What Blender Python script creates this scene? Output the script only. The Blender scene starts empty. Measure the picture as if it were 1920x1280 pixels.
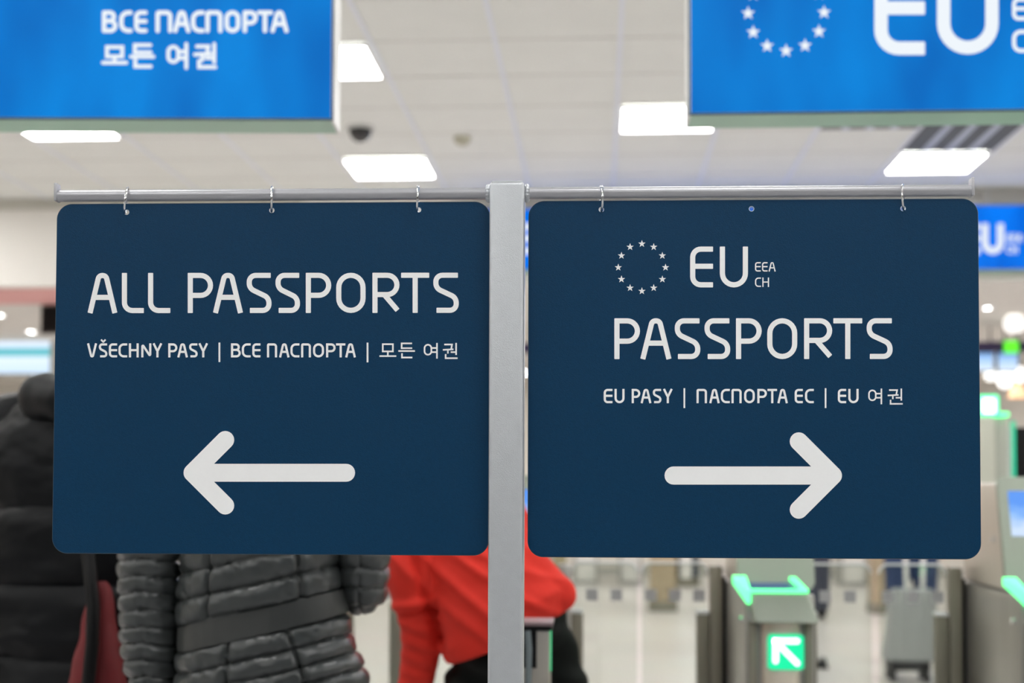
import bpy, bmesh, math, random
from math import sin, cos, pi, radians, sqrt, exp
from mathutils import Vector, Matrix, noise
random.seed(4)
SC = bpy.context.scene
COL = SC.collection

# ---------------------------------------------------------------- camera, world, exposure
FPX = 2667.0                       # 50 mm on a 36 mm wide frame of 1920 px
CAMZ = 1.2
YAW, PITCH, ROLL = radians(3.5), radians(2.1), radians(0.18)
CY = 915 - FPX * math.tan(PITCH)
cd = bpy.data.cameras.new('camera')
cd.lens = 50.0; cd.sensor_width = 36.0; cd.sensor_fit = 'HORIZONTAL'
cd.shift_y = (CY - 640) / 1920
cd.clip_start = 0.05; cd.clip_end = 200
cd.dof.use_dof = True; cd.dof.focus_distance = 2.05; cd.dof.aperture_fstop = 3.2
cam = bpy.data.objects.new('camera', cd); COL.objects.link(cam)
ROT = Matrix.Rotation(YAW, 3, 'Z') @ Matrix.Rotation(pi / 2 + PITCH, 3, 'X') @ Matrix.Rotation(ROLL, 3, 'Z')
cam.matrix_world = Matrix.Translation((0, 0, CAMZ)) @ ROT.to_4x4()
SC.camera = cam
w = bpy.data.worlds.new('hall_air'); SC.world = w; w.use_nodes = True
w.node_tree.nodes['Background'].inputs[0].default_value = (1.0, 0.97, 0.92, 1)
w.node_tree.nodes['Background'].inputs[1].default_value = 0.35
SC.view_settings.view_transform = 'Standard'; SC.view_settings.look = 'None'
SC.view_settings.exposure = 0.0; SC.view_settings.gamma = 1.0
SC.view_settings.use_curve_mapping = False
SC.cycles.max_bounces = 7; SC.cycles.diffuse_bounces = 4; SC.cycles.glossy_bounces = 4
SC.cycles.transparent_max_bounces = 16
SC.cycles.sample_clamp_indirect = 4.0
SC.cycles.use_denoising = True
LAMP = 18.6                        # ceiling lamp radiance
CEIL = CAMZ + 2.15

# ---------------------------------------------------------------- measuring: a pixel seen on an upright plane
class Plane:
    def __init__(s, ang, dist):
        s.a = radians(ang); s.n = Vector((-sin(s.a), cos(s.a), 0)); s.d = dist
    def at(s, px, py, off=0.0):
        r = ROT @ Vector(((px - 960) / FPX, -(py - CY) / FPX, -1))
        t = (s.d + off) / s.n.dot(r)
        return Vector((0, 0, CAMZ)) + r * t
def P(px, py, Y): return Plane(0, Y).at(px, py)
def PX(px, Y): return P(px, 915, Y).x
def PZ(py, Y, px=1124): return P(px, py, Y).z

# ---------------------------------------------------------------- materials
MATS = {}
def mat(name, col, rough=0.5, metal=0.0, emit=None, es=0.0, noise_amt=0.0, noise_scale=40.0, bump=0.0, bump_scale=200.0, coat=0.0, spec=0.5, stretch=None):
    if name in MATS: return MATS[name]
    m = bpy.data.materials.new(name); m.use_nodes = True
    nt = m.node_tree; b = nt.nodes['Principled BSDF']
    b.inputs['Base Color'].default_value = (*col, 1); b.inputs['Roughness'].default_value = rough
    b.inputs['Metallic'].default_value = metal; b.inputs['Specular IOR Level'].default_value = spec
    b.inputs['Coat Weight'].default_value = coat
    if emit: b.inputs['Emission Color'].default_value = (*emit, 1); b.inputs['Emission Strength'].default_value = es
    tc = nt.nodes.new('ShaderNodeTexCoord')
    src = tc.outputs['Object']
    if stretch:
        mp = nt.nodes.new('ShaderNodeMapping'); mp.inputs['Scale'].default_value = stretch
        nt.links.new(src, mp.inputs[0]); src = mp.outputs[0]
    if noise_amt > 0:
        n = nt.nodes.new('ShaderNodeTexNoise'); n.inputs['Scale'].default_value = noise_scale; n.inputs['Detail'].default_value = 4
        nt.links.new(src, n.inputs['Vector'])
        mx = nt.nodes.new('ShaderNodeMix'); mx.data_type = 'RGBA'
        mx.inputs[6].default_value = (*[c * (1 - noise_amt) for c in col], 1)
        mx.inputs[7].default_value = (*[min(1, c * (1 + noise_amt)) for c in col], 1)
        nt.links.new(n.outputs['Fac'], mx.inputs[0]); nt.links.new(mx.outputs[2], b.inputs['Base Color'])
    if bump > 0:
        n = nt.nodes.new('ShaderNodeTexNoise'); n.inputs['Scale'].default_value = bump_scale; n.inputs['Detail'].default_value = 3
        nt.links.new(src, n.inputs['Vector'])
        bp = nt.nodes.new('ShaderNodeBump'); bp.inputs['Strength'].default_value = bump; bp.inputs['Distance'].default_value = 0.002
        nt.links.new(n.outputs['Fac'], bp.inputs['Height']); nt.links.new(bp.outputs['Normal'], b.inputs['Normal'])
    MATS[name] = m
    return m
def glow(name, col, s):
    return mat(name, tuple(min(1, c) for c in col), 0.5, emit=col, es=s)
def glass_mat(name, tint, refl=0.5):
    if name in MATS: return MATS[name]
    m = bpy.data.materials.new(name); m.use_nodes = True; nt = m.node_tree
    nt.nodes.remove(nt.nodes['Principled BSDF'])
    t = nt.nodes.new('ShaderNodeBsdfTransparent'); t.inputs[0].default_value = (*tint, 1)
    g = nt.nodes.new('ShaderNodeBsdfGlossy'); g.inputs['Roughness'].default_value = 0.03
    fr = nt.nodes.new('ShaderNodeFresnel'); fr.inputs[0].default_value = 1.45
    mx = nt.nodes.new('ShaderNodeMixShader')
    nt.links.new(fr.outputs[0], mx.inputs[0]); nt.links.new(t.outputs[0], mx.inputs[1]); nt.links.new(g.outputs[0], mx.inputs[2])
    nt.links.new(mx.outputs[0], nt.nodes['Material Output'].inputs[0])
    MATS[name] = m
    return m

# ---------------------------------------------------------------- scene objects: things, parts, structure
def set_props(o, label=None, cat=None, group=None, kind=None):
    if label: o['label'] = label
    if cat: o['category'] = cat
    if group: o['group'] = group
    if kind: o['kind'] = kind
def finish(bm, smooth=35):
    bmesh.ops.remove_doubles(bm, verts=bm.verts, dist=1e-6)
    bmesh.ops.recalc_face_normals(bm, faces=bm.faces)
    if smooth:
        for f in bm.faces: f.smooth = True
        lim = radians(smooth)
        for e in bm.edges:
            if len(e.link_faces) == 2 and e.calc_face_angle(0) > lim: e.smooth = False
def mesh_obj(name, bm, m, parent=None, base=None, smooth=35, clean=True):
    """bm is in world coordinates; base is the world position of the thing it belongs to"""
    if clean: finish(bm, smooth)
    if base is not None: bmesh.ops.translate(bm, verts=bm.verts, vec=-Vector(base))
    me = bpy.data.meshes.new(name); bm.to_mesh(me); bm.free()
    if m: me.materials.append(m)
    o = bpy.data.objects.new(name, me); COL.objects.link(o)
    if parent: o.parent = parent
    elif base is not None: o.location = base
    return o
class Thing:
    def __init__(s, name, label, cat, base, group=None):
        s.base = Vector(base); s.o = bpy.data.objects.new(name, None); COL.objects.link(s.o)
        s.o.empty_display_size = 0.05; s.o.location = s.base
        set_props(s.o, label, cat, group)
    def part(s, name, bm, m, parent=None, smooth=35, label=None, clean=True):
        o = mesh_obj(name, bm, m, parent or s.o, s.base, smooth, clean)
        if label: o['label'] = label
        return o
def single(name, bm, m, label, cat, base, group=None, smooth=35):
    o = mesh_obj(name, bm, m, None, base, smooth); set_props(o, label, cat, group); return o
def struct(name, bm, m, smooth=0):
    o = mesh_obj(name, bm, m, None, None, smooth); o['kind'] = 'structure'; return o
def dup(o, parent=None, loc=None, label=None):
    c = o.copy(); COL.objects.link(c)
    if parent: c.parent = parent
    if loc is not None: c.location = loc
    if label: c['label'] = label
    for ch in list(o.children): dup(ch, c)
    return c

# ---------------------------------------------------------------- shapes
def nb(): return bmesh.new()
def merge(bm, b2):
    me = bpy.data.meshes.new('tmp'); b2.to_mesh(me); b2.free(); bm.from_mesh(me); bpy.data.meshes.remove(me)
    return bm
def hexa(bm, v, bev=0.0, seg=2):
    """v: 8 points, bottom ring then top ring"""
    b = bmesh.new(); q = [b.verts.new(p) for p in v]
    for f in ((3, 2, 1, 0), (4, 5, 6, 7), (0, 1, 5, 4), (1, 2, 6, 5), (2, 3, 7, 6), (3, 0, 4, 7)): b.faces.new([q[i] for i in f])
    if bev > 0: bmesh.ops.bevel(b, geom=list(b.edges), offset=bev, segments=seg, affect='EDGES', profile=0.6)
    return merge(bm, b)
def box(bm, x0, x1, y0, y1, z0, z1, bev=0.0, seg=2):
    return hexa(bm, [(x0, y0, z0), (x1, y0, z0), (x1, y1, z0), (x0, y1, z0), (x0, y0, z1), (x1, y0, z1), (x1, y1, z1), (x0, y1, z1)], bev, seg)
def frame_of(d):
    d = Vector(d).normalized(); u = d.orthogonal().normalized() if abs(d.z) > 0.99 else Vector((0, 0, 1)).cross(d).normalized()
    return u, d.cross(u).normalized()
def tube(bm, pts, r, n=12, closed=False, cap=True):
    pts = [Vector(p) for p in pts]; N = len(pts); rings = []
    rr = r if isinstance(r, (list, tuple)) else [r] * N
    pu = None
    for i, p in enumerate(pts):
        if closed: d = pts[(i + 1) % N] - pts[i - 1]
        else: d = pts[min(i + 1, N - 1)] - pts[max(i - 1, 0)]
        d.normalize()
        if pu is None: u, v = frame_of(d)
        else:
            u = (pu - d * pu.dot(d)).normalized(); v = d.cross(u)
        pu = u
        rings.append([bm.verts.new(p + (u * cos(2 * pi * k / n) + v * sin(2 * pi * k / n)) * rr[i]) for k in range(n)])
    for i in range(N if closed else N - 1):
        a, b = rings[i], rings[(i + 1) % N]
        for k in range(n): bm.faces.new((a[k], a[(k + 1) % n], b[(k + 1) % n], b[k]))
    if cap and not closed:
        bm.faces.new(rings[0][::-1]); bm.faces.new(rings[-1])
    return bm
def ball(bm, c, r, sx=1, sy=1, sz=1, u=20, v=12):
    b = bmesh.new(); bmesh.ops.create_uvsphere(b, u_segments=u, v_segments=v, radius=r)
    for q in b.verts: q.co = Vector((q.co.x * sx, q.co.y * sy, q.co.z * sz)) + Vector(c)
    return merge(bm, b)
def lathe(bm, c, prof, n=32):
    """prof: (radius, z) pairs about a vertical axis through c"""
    c = Vector(c); rings = []
    for r, z in prof:
        rings.append([bm.verts.new(c + Vector((r * cos(2 * pi * k / n), r * sin(2 * pi * k / n), z))) for k in range(n)])
    for a, b in zip(rings, rings[1:]):
        for k in range(n): bm.faces.new((a[k], a[(k + 1) % n], b[(k + 1) % n], b[k]))
    bm.faces.new(rings[0][::-1]); bm.faces.new(rings[-1])
    return bm
def rrect(x0, x1, y0, y1, r, seg=10):
    o = []
    for cx, cy, a0 in ((x1 - r, y1 - r, 0), (x0 + r, y1 - r, pi / 2), (x0 + r, y0 + r, pi), (x1 - r, y0 + r, 1.5 * pi)):
        for k in range(seg + 1):
            a = a0 + (pi / 2) * k / seg; o.append((cx + r * cos(a), cy + r * sin(a)))
    return o
def slab2d(bm, outline, holes, to3, depth, bev=0.0):
    """a plate cut from a 2-D outline with holes; to3(x, y, d) gives the 3-D point at depth d"""
    b = bmesh.new(); loops = []
    for loop in [outline] + holes:
        vs = [b.verts.new((x, y, 0)) for x, y in loop]
        es = [b.edges.new((vs[i], vs[(i + 1) % len(vs)])) for i in range(len(vs))]
        loops.append([tuple(p) for p in loop])
    bmesh.ops.triangle_fill(b, use_beauty=True, edges=list(b.edges))
    tris = [[(v.co.x, v.co.y) for v in f.verts] for f in b.faces]; b.free()
    c = bmesh.new()
    cache = {}
    def V(x, y, d):
        k = (round(x, 6), round(y, 6), d)
        if k not in cache: cache[k] = c.verts.new(to3(x, y, d))
        return cache[k]
    for t in tris:
        c.faces.new([V(x, y, 0.0) for x, y in t]); c.faces.new([V(x, y, depth) for x, y in reversed(t)])
    for loop in loops:
        for i in range(len(loop)):
            p, q = loop[i], loop[(i + 1) % len(loop)]
            c.faces.new((V(*p, 0.0), V(*q, 0.0), V(*q, depth), V(*p, depth)))
    return merge(bm, c)

# ---------------------------------------------------------------- lettering: strokes of even weight with rounded corners
def rpath(pts, closed=False, seg=7):
    """pts: (x, y) or (x, y, radius) -> polyline with rounded corners"""
    out = []; N = len(pts)
    for i, p in enumerate(pts):
        c = Vector(p[:2]); r = p[2] if len(p) > 2 else 0
        if (not closed and i in (0, N - 1)) or r <= 0: out.append(c); continue
        a = Vector(pts[i - 1][:2]) - c; b = Vector(pts[(i + 1) % N][:2]) - c
        la, lb = a.length, b.length; a.normalize(); b.normalize()
        ang = math.acos(max(-1, min(1, a.dot(b))))
        if ang > pi - 0.02: out.append(c); continue
        t = r / math.tan(ang / 2); t = min(t, la * (0.98 if (i == 1 and not closed) else 0.5), lb * (0.98 if (i == N - 2 and not closed) else 0.5)); r2 = t * math.tan(ang / 2)
        ctr = c + (a + b).normalized() * (r2 / sin(ang / 2))
        s0 = c + a * t - ctr; s1 = c + b * t - ctr
        a0 = math.atan2(s0.y, s0.x); da = math.atan2(s1.y, s1.x) - a0
        while da > pi: da -= 2 * pi
        while da < -pi: da += 2 * pi
        for k in range(seg + 1): out.append(ctr + Vector((cos(a0 + da * k / seg), sin(a0 + da * k / seg))) * r2)
    return out
def ribbon(bm, pts, wd, to3, depth, closed=False, roundcap=False):
    """a stroke of width wd along pts (2-D), raised by depth in front of its board"""
    P2 = [pts[0]]
    for p in pts[1:]:
        if (p - P2[-1]).length > 1e-6: P2.append(p)
    if closed and (P2[0] - P2[-1]).length < 1e-6: P2.pop()
    N = len(P2); h = wd / 2; L = []
    if not closed:
        # ends: a few narrowing steps make the corners of the stroke soft
        d0 = (P2[0] - P2[1]).normalized(); d1 = (P2[-1] - P2[-2]).normalized()
    for i in range(N):
        if closed: d_in = (P2[i] - P2[i - 1]).normalized(); d_out = (P2[(i + 1) % N] - P2[i]).normalized()
        else:
            d_in = (P2[i] - P2[i - 1]).normalized() if i else (P2[1] - P2[0]).normalized()
            d_out = (P2[i + 1] - P2[i]).normalized() if i < N - 1 else d_in
        n1 = Vector((-d_in.y, d_in.x)); n2 = Vector((-d_out.y, d_out.x)); m = n1 + n2
        if m.length < 1e-6: m = n1
        m.normalize(); sc = 1 / max(0.45, m.dot(n1))
        L.append((P2[i] + m * h * sc, P2[i] - m * h * sc))
    if not closed:
        def cap(p, d, first):
            n = Vector((-d.y, d.x)); out = []
            if roundcap: steps = [(sin(a), cos(a)) for a in [pi / 2 * k / 8 for k in range(9)]]
            else: steps = [(-0.22, 1.0), (-0.10, 0.97), (-0.02, 0.88), (0.0, 0.74)]
            for f, w2 in steps: out.append((p + d * h * f + n * h * w2, p + d * h * f - n * h * w2))
            return out
        c0 = [(b, a) for a, b in cap(P2[0], d0, True)][::-1]
        c1 = cap(P2[-1], d1, False)
        L = c0 + L[1:-1] + c1
    b = bmesh.new(); A = []
    for l, r in L: A.append([b.verts.new(to3(q.x, q.y, dd)) for q, dd in ((l, 0), (r, 0), (r, depth), (l, depth))])
    M = len(A)
    for i in range(M if closed else M - 1):
        p, q = A[i], A[(i + 1) % M]
        for k in range(3):
            kk = (k + 1) % 4
            try: b.faces.new((p[k], p[kk], q[kk], q[k]))
            except ValueError: pass
        b.faces.new((p[3], p[0], q[0], q[3]))
    if not closed: b.faces.new(A[0][::-1]); b.faces.new(A[-1])
    return merge(bm, b)
# glyph: list of (closed, points) in a unit box; x from 0 to 1 between the stroke centre lines of its sides, y from 0 (base) to 1 (cap)
# radii are given in units of the cap height
G = {
 'A': [(0, [(0, 0), (.36, 1, .10), (.64, 1, .10), (1, 0)]), (0, [(.16, .375), (.84, .375)])],
 'L': [(0, [(0, 1), (0, 0, .2), (1, 0)])],
 'P': [(0, [(0, 0), (0, 1)]), (0, [(0, 1), (1, 1, .29), (1, .43, .29), (0.02, .43)])],
 'R': [(0, [(0, 0), (0, 1)]), (0, [(0, 1), (1, 1, .28), (1, .45, .28), (0.02, .45)]), (0, [(.42, .45), (1.03, 0)])],
 'S': [(0, [(1, 1), (0, 1, .24), (0, .63, .2), (1.04, .36, .2), (1.04, 0, .24), (.03, 0)])],
 'O': [(1, [(0, 0, .33), (0, 1, .33), (1, 1, .33), (1, 0, .33)])],
 'T': [(0, [(0, 1), (1, 1)]), (0, [(.5, 1), (.5, 0)])],
 'E': [(0, [(1, 1), (0, 1, .2), (0, 0, .2), (1, 0)]), (0, [(0, .52), (1, .52)])],
 'C': [(0, [(1, 1), (0, 1, .3), (0, 0, .3), (1, 0)])],
 'U': [(0, [(0, 1), (0, 0, .34), (1, 0, .34), (1, 1)])],
 'V': [(0, [(0, 1), (.40, 0, .08), (.60, 0, .08), (1, 1)])],
 'H': [(0, [(0, 0), (0, 1)]), (0, [(1, 0), (1, 1)]), (0, [(0, .52), (1, .52)])],
 'N': [(0, [(0, 0), (0, 1, .04), (1, 0, .04), (1, 1)])],
 'Y': [(0, [(0, 1), (.5, .42, .05), (1, 1)]), (0, [(.5, .45), (.5, 0)])],
 'B': [(0, [(0, 0), (0, 1)]), (0, [(0, 1), (.88, 1, .22), (.88, .54, .22), (0.02, .54)]), (0, [(.3, .54), (1, .54, .24), (1, 0, .24), (0, 0)])],
 'p': [(0, [(0, 0), (0, 1, .06), (1, 1, .16), (1, 0)])],
 '|': [(0, [(0, 1), (0, 0)])],
 'v': [(0, [(0, 1), (.5, 0, .03), (1, 1)])],
 'mo': [(1, [(.17, .46), (.17, .98), (.83, .98), (.83, .46)]), (0, [(.5, .46), (.5, .14)]), (0, [(0, .12), (1, .12)])],
 'deun': [(0, [(.86, 1.0), (.17, 1.0), (.17, .66), (.87, .66)]), (0, [(0, .46), (1, .46)]), (0, [(.19, .30), (.19, .0), (.88, .0)])],
 'yeo': [(1, [(0, .22, .3), (0, .92, .3), (.52, .92, .3), (.52, .22, .3)]), (0, [(.52, .69), (.95, .69)]), (0, [(.52, .40), (.95, .40)]), (0, [(.95, 1.05), (.95, -.06)])],
 'gwon': [(0, [(.1, .94), (.66, .94), (.6, .62)]), (0, [(0, .56), (.76, .60)]), (0, [(.36, .58), (.36, .30)]), (0, [(.56, .40), (.95, .40)]), (0, [(.95, 1.05), (.95, .20)]), (0, [(.2, .26), (.2, -.03), (1, -.03)])],
}
def glyph(bm, key, x0, x1, ytop, ybase, wd, to3, depth=0.0004, roundcap=False):
    """x0..x1, ytop..ybase: the ink box in px; strokes stay inside it"""
    h = wd / 2
    xa, xb, yb, yt = x0 + h, x1 - h, ybase - h, ytop + h
    if key in ('A', 'V'): xa, xb = x0 + h * 1.02, x1 - h * 1.02
    H = ybase - ytop
    for si, (closed, pts) in enumerate(G[key]):
        q = []
        for i, p in enumerate(pts):
            x = xa + (xb - xa) * p[0]; y = yb - (yb - yt) * p[1]
            # free vertical ends reach the full ink height
            if not closed and not roundcap and i in (0, len(pts) - 1):
                nxt = pts[1] if i == 0 else pts[-2]
                if abs(nxt[1] - p[1]) > 0.05 and abs(nxt[0] - p[0]) < 0.6 and key not in ('mo', 'deun', 'yeo', 'gwon'):
                    if p[1] <= 0: y = ybase
                    elif p[1] >= 1: y = ytop
                elif abs(nxt[1] - p[1]) < 0.02:
                    if p[0] <= 0 and nxt[0] > p[0]: x = x0
                    elif p[0] >= 1: x = x1 + (xb - xa) * (p[0] - 1)
            q.append((x, y, p[2] * H) if len(p) > 2 else (x, y))
        ribbon(bm, rpath(q, closed), wd, to3, depth + 4e-5 * si, closed, roundcap)
def line_of_text(items, ytop, ybase, wd, to3, roundcap=False, slope=0.0, depth=0.0004):
    bm = nb(); xr = items[0][1]
    for it in items:
        k, x0, x1 = it[:3]; yt, yb = (it[3], it[4]) if len(it) > 3 else (ytop, ybase)
        ww = it[5] if len(it) > 5 else wd
        dy = slope * (x0 - xr)
        glyph(bm, k, x0, x1, yt + dy, yb + dy, ww, to3, depth, roundcap)
    return bm
def star(bm, cx, cy, R, to3, depth, rot=0.0):
    pts = []
    for k in range(10):
        r = R if k % 2 == 0 else R * 0.40; a = pi / 2 + k * pi / 5 + rot
        pts.append((cx + r * cos(a), cy - r * sin(a)))
    b = bmesh.new(); f = [b.verts.new(to3(x, y, 0)) for x, y in pts]; g = [b.verts.new(to3(x, y, depth)) for x, y in pts]
    c0 = b.verts.new(to3(cx, cy, 0)); c1 = b.verts.new(to3(cx, cy, depth))
    for i in range(10):
        j = (i + 1) % 10
        b.faces.new((f[i], f[j], c0)); b.faces.new((g[j], g[i], c1)); b.faces.new((f[i], g[i], g[j], f[j]))
    return merge(bm, b)

# ---------------------------------------------------------------- figures
def catmull(K, n):
    """K: list of equal-length tuples, interpolated smoothly at n+1 stations"""
    out = []; m = len(K) - 1
    for i in range(n + 1):
        t = i / n * m; s = min(int(t), m - 1); u = t - s
        p0, p1, p2, p3 = K[max(s - 1, 0)], K[s], K[s + 1], K[min(s + 2, m)]
        out.append(tuple(0.5 * (2 * b + (c - a) * u + (2 * a - 5 * b + 4 * c - d) * u * u + (3 * b - a - 3 * c + d) * u ** 3) for a, b, c, d in zip(p0, p1, p2, p3)))
    return out
def loft(bm, K, rings, n, disp=None, exp_=2.3, cap=True, tilt=None):
    """K: (cx, cy, cz, a, b) stations; rings stay level (or tilted about y by tilt(z)); disp(x_local, ang, pos, a) pushes outward"""
    S = catmull(K, rings); R = []
    for (cx, cy, cz, a, b) in S:
        row = []; tl = tilt(cz) if tilt else 0.0
        for k in range(n):
            t = 2 * pi * k / n; c, s = cos(t), sin(t)
            x = a * math.copysign(abs(c) ** (2 / exp_), c); y = b * math.copysign(abs(s) ** (2 / exp_), s)
            nrm = Vector((c / max(a, .01), s / max(b, .01), 0)).normalized()
            p = Vector((x, y, x * tl))
            if disp: p = p + nrm * disp(x, t, Vector((cx + x, cy + y, cz + x * tl)), a)
            row.append(bm.verts.new(Vector((cx, cy, cz)) + p))
        R.append(row)
    for p, q in zip(R, R[1:]):
        for k in range(n): bm.faces.new((p[k], p[(k + 1) % n], q[(k + 1) % n], q[k]))
    if cap: bm.faces.new(R[0][::-1]); bm.faces.new(R[-1])
    return bm
def limb(bm, K, rings, n, disp=None):
    """K: (x, y, z, r) stations of a sleeve or leg; disp(t, side, r) pushes outward, side is -1..1 across the view"""
    S = catmull(K, rings); R = []
    for i, (x, y, z, r) in enumerate(S):
        a = Vector(S[max(i - 1, 0)][:3]); b = Vector(S[min(i + 1, rings)][:3]); d = (b - a).normalized()
        u = Vector((1, 0, 0)); u = (u - d * u.dot(d)).normalized(); v = d.cross(u)
        row = []
        for k in range(n):
            t = 2 * pi * k / n
            rr = r + (disp(i / rings, cos(t), r, Vector((x, y, z)) + u * cos(t) * r + v * sin(t) * r) if disp else 0)
            row.append(bm.verts.new(Vector((x, y, z)) + (u * cos(t) + v * sin(t)) * rr))
        R.append(row)
    for p, q in zip(R, R[1:]):
        for k in range(n): bm.faces.new((p[k], p[(k + 1) % n], q[(k + 1) % n], q[k]))
    bm.faces.new(R[0][::-1]); bm.faces.new(R[-1])
    return bm
def capsule_chain(bm, pts, n=16):
    """pts: (x, y, z, r): balls joined by tapering tubes; meant to be fused afterwards"""
    for i, p in enumerate(pts):
        ball(bm, p[:3], p[3], u=n, v=n // 2)
        if i:
            q = pts[i - 1]
            if (Vector(p[:3]) - Vector(q[:3])).length > 1e-4:
                tube(bm, [q[:3], p[:3]], [q[3], p[3]], n=n)
def fuse(bm, voxel, smooth=4, fac=0.5):
    """one continuous surface from overlapping pieces"""
    me = bpy.data.meshes.new('tmp'); bm.to_mesh(me); bm.free()
    ob = bpy.data.objects.new('tmp', me); COL.objects.link(ob)
    r = ob.modifiers.new('r', 'REMESH'); r.mode = 'VOXEL'; r.voxel_size = voxel
    s = ob.modifiers.new('s', 'SMOOTH'); s.factor = fac; s.iterations = smooth
    dg = bpy.context.evaluated_depsgraph_get(); dg.update()
    m2 = bpy.data.meshes.new_from_object(ob.evaluated_get(dg))
    bpy.data.objects.remove(ob); bpy.data.meshes.remove(me)
    b = bmesh.new(); b.from_mesh(m2); bpy.data.meshes.remove(m2)
    return b
def body_mesh(J, voxel=0.008, k=0.74):
    """J: joints -> positions. A tapering figure with face, hands with five fingers and feet, fused into one surface."""
    b = nb(); V = lambda k: Vector(J[k])
    pel, chest, neck, head = V('pelvis'), V('chest'), V('neck'), V('head')
    up = (head - neck).normalized(); fwd = Vector(J.get('face', (0, 1, 0))).normalized(); side = fwd.cross(up).normalized()
    def q(p, r): return (p.x, p.y, p.z, r)
    capsule_chain(b, [q(pel, .11 * k), q(pel.lerp(chest, .5), .10 * k), q(chest, .12 * k), q(neck, .052), q(head, .075)])
    for s in (-1, 1):
        capsule_chain(b, [q(chest + side * s * .05, .11 * k), q(V('shoulder' + ('L' if s < 0 else 'R')), .06 * k)])
        capsule_chain(b, [q(pel + side * s * .05, .10 * k), q(V('hip' + ('L' if s < 0 else 'R')), .095 * k)])
    ball(b, head + up * .02, .09, 0.86, 1.05, 1.22)
    c = head - up * .035 + fwd * .035; ball(b, c, .062)                       # jaw
    ball(b, head + fwd * .098 - up * .008, .013); tube(b, [head + fwd * .09 + up * .03, head + fwd * .108 - up * .012], [.008, .012])
    for s in (-1, 1):
        ball(b, head + side * s * .080 - up * .0, .024, 0.5, 0.8, 1.25)        # ears
        ball(b, head + fwd * .082 + side * s * .03 + up * .03, .013)           # brow over the eye
    tube(b, [head + fwd * .084 - up * .045 - side * .022, head + fwd * .09 - up * .045, head + fwd * .084 - up * .045 + side * .022], .006)
    for sd in 'LR':
        sh, el, wr, hand = V('shoulder' + sd), V('elbow' + sd), V('wrist' + sd), V('hand' + sd)
        capsule_chain(b, [q(sh, .055 * k), q(el, .042 * k), q(wr, .026)])
        d = (hand - wr).normalized(); a = d.cross(Vector((0, 1, 0)))
        if a.length < .1: a = d.cross(Vector((1, 0, 0)))
        a.normalize(); pn = d.cross(a)
        palm = wr + d * .075
        for fi in range(4):
            o = (fi - 1.5) * .019; ln = (.066, .078, .072, .055)[fi]
            capsule_chain(b, [q(wr + a * o * .5, .018), q(palm + a * o, .011)], 10)
            capsule_chain(b, [q(palm + a * o, .010), q(palm + a * o * 1.1 + d * ln * .5 + pn * .008, .009), q(palm + a * o * 1.1 + d * ln * .9 + pn * .026, .008)], 10)
        capsule_chain(b, [q(wr + d * .02 + a * .02, .014), q(wr + d * .055 + a * .05 + pn * .012, .010), q(wr + d * .085 + a * .056 + pn * .022, .009)], 10)
        hp, kn, an, toe = V('hip' + sd), V('knee' + sd), V('ankle' + sd), V('toe' + sd)
        capsule_chain(b, [q(hp, .085 * k), q(kn, .055 * k), q(kn.lerp(an, .35), .056 * k), q(an, .036)])
        capsule_chain(b, [q(an, .036), q(an.lerp(toe, .6) - Vector((0, 0, .02)), .036), q(toe, .028)])
    return fuse(b, voxel, 3)
# ---------------------------------------------------------------- materials of the place
M_tile = mat('ceiling_tile', (.86, .885, .85), .9, noise_amt=.04, noise_scale=3, bump=.15, bump_scale=260)
M_bar = mat('ceiling_t_bar', (.84, .88, .95), .45)
M_bulk = mat('cream_plaster', (.86, .835, .79), .85, noise_amt=.03, noise_scale=2)
M_wall = mat('beige_plaster', (.80, .765, .70), .85, noise_amt=.04, noise_scale=2)
M_soffit = mat('low_ceiling', (.80, .78, .73), .85, noise_amt=.03, noise_scale=2)
M_redlit = mat('soffit_red_reflection', (.80, .42, .40), .7, noise_amt=.05, noise_scale=3)  # red sign light reflected on the low ceiling, put into its colour
M_lamp = glow('lamp_diffuser', (1.0, .99, .965), LAMP)
M_lampframe = mat('lamp_frame_white', (.8, .8, .8), .5, noise_amt=.02)
M_alu = mat('silver_paint', (.54, .56, .59), .3, metal=.5, noise_amt=.05, noise_scale=90, bump=.25, bump_scale=900)
M_bar2 = mat('grey_paint_bar', (.43, .43, .46), .38, metal=.5, noise_amt=.03, noise_scale=90, bump=.04, bump_scale=900)
M_chrome = mat('chrome_wire', (.85, .85, .86), .12, metal=1, noise_amt=.03)
M_navy = mat('navy_board', (.0022, .037, .094), .34, noise_amt=.13, noise_scale=260, bump=.25, bump_scale=700, spec=.17)
M_white = mat('white_print', (.93, .93, .94), .5, noise_amt=.015, noise_scale=200)
M_core = mat('white_board_core', (.75, .78, .82), .5, noise_amt=.03)
M_box = mat('lightbox_white', (.80, .80, .79), .4, noise_amt=.02)
M_boxunder = mat('green_lit_profile', (.32, .57, .43), .35, noise_amt=.06, noise_scale=6)  # white profile with the green light falling on it painted in
M_black = mat('black_plastic', (.006, .006, .0065), .45, noise_amt=.1, spec=.15)
M_steel = mat('brushed_steel', (.46, .45, .42), .36, metal=.85, noise_amt=.12, noise_scale=30, stretch=(1, 1, .06))
M_steel2 = mat('warm_brushed_steel', (.62, .57, .50), .34, metal=.8, noise_amt=.10, noise_scale=30, stretch=(1, 1, .06))
M_console = mat('greenish_console', (.30, .335, .28), .4, metal=.55, noise_amt=.06, noise_scale=20)
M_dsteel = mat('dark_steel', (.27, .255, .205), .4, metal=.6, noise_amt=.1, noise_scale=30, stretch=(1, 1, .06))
M_green = glow('green_led', (.12, 1.0, .32), 1.9)
M_greenp = glow('green_plate', (.0, .58, .26), .95)
M_warrow = glow('white_led_arrow', (1, 1, 1), 1.3)
M_glass = glass_mat('gate_glass', (.90, .93, .90))
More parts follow.
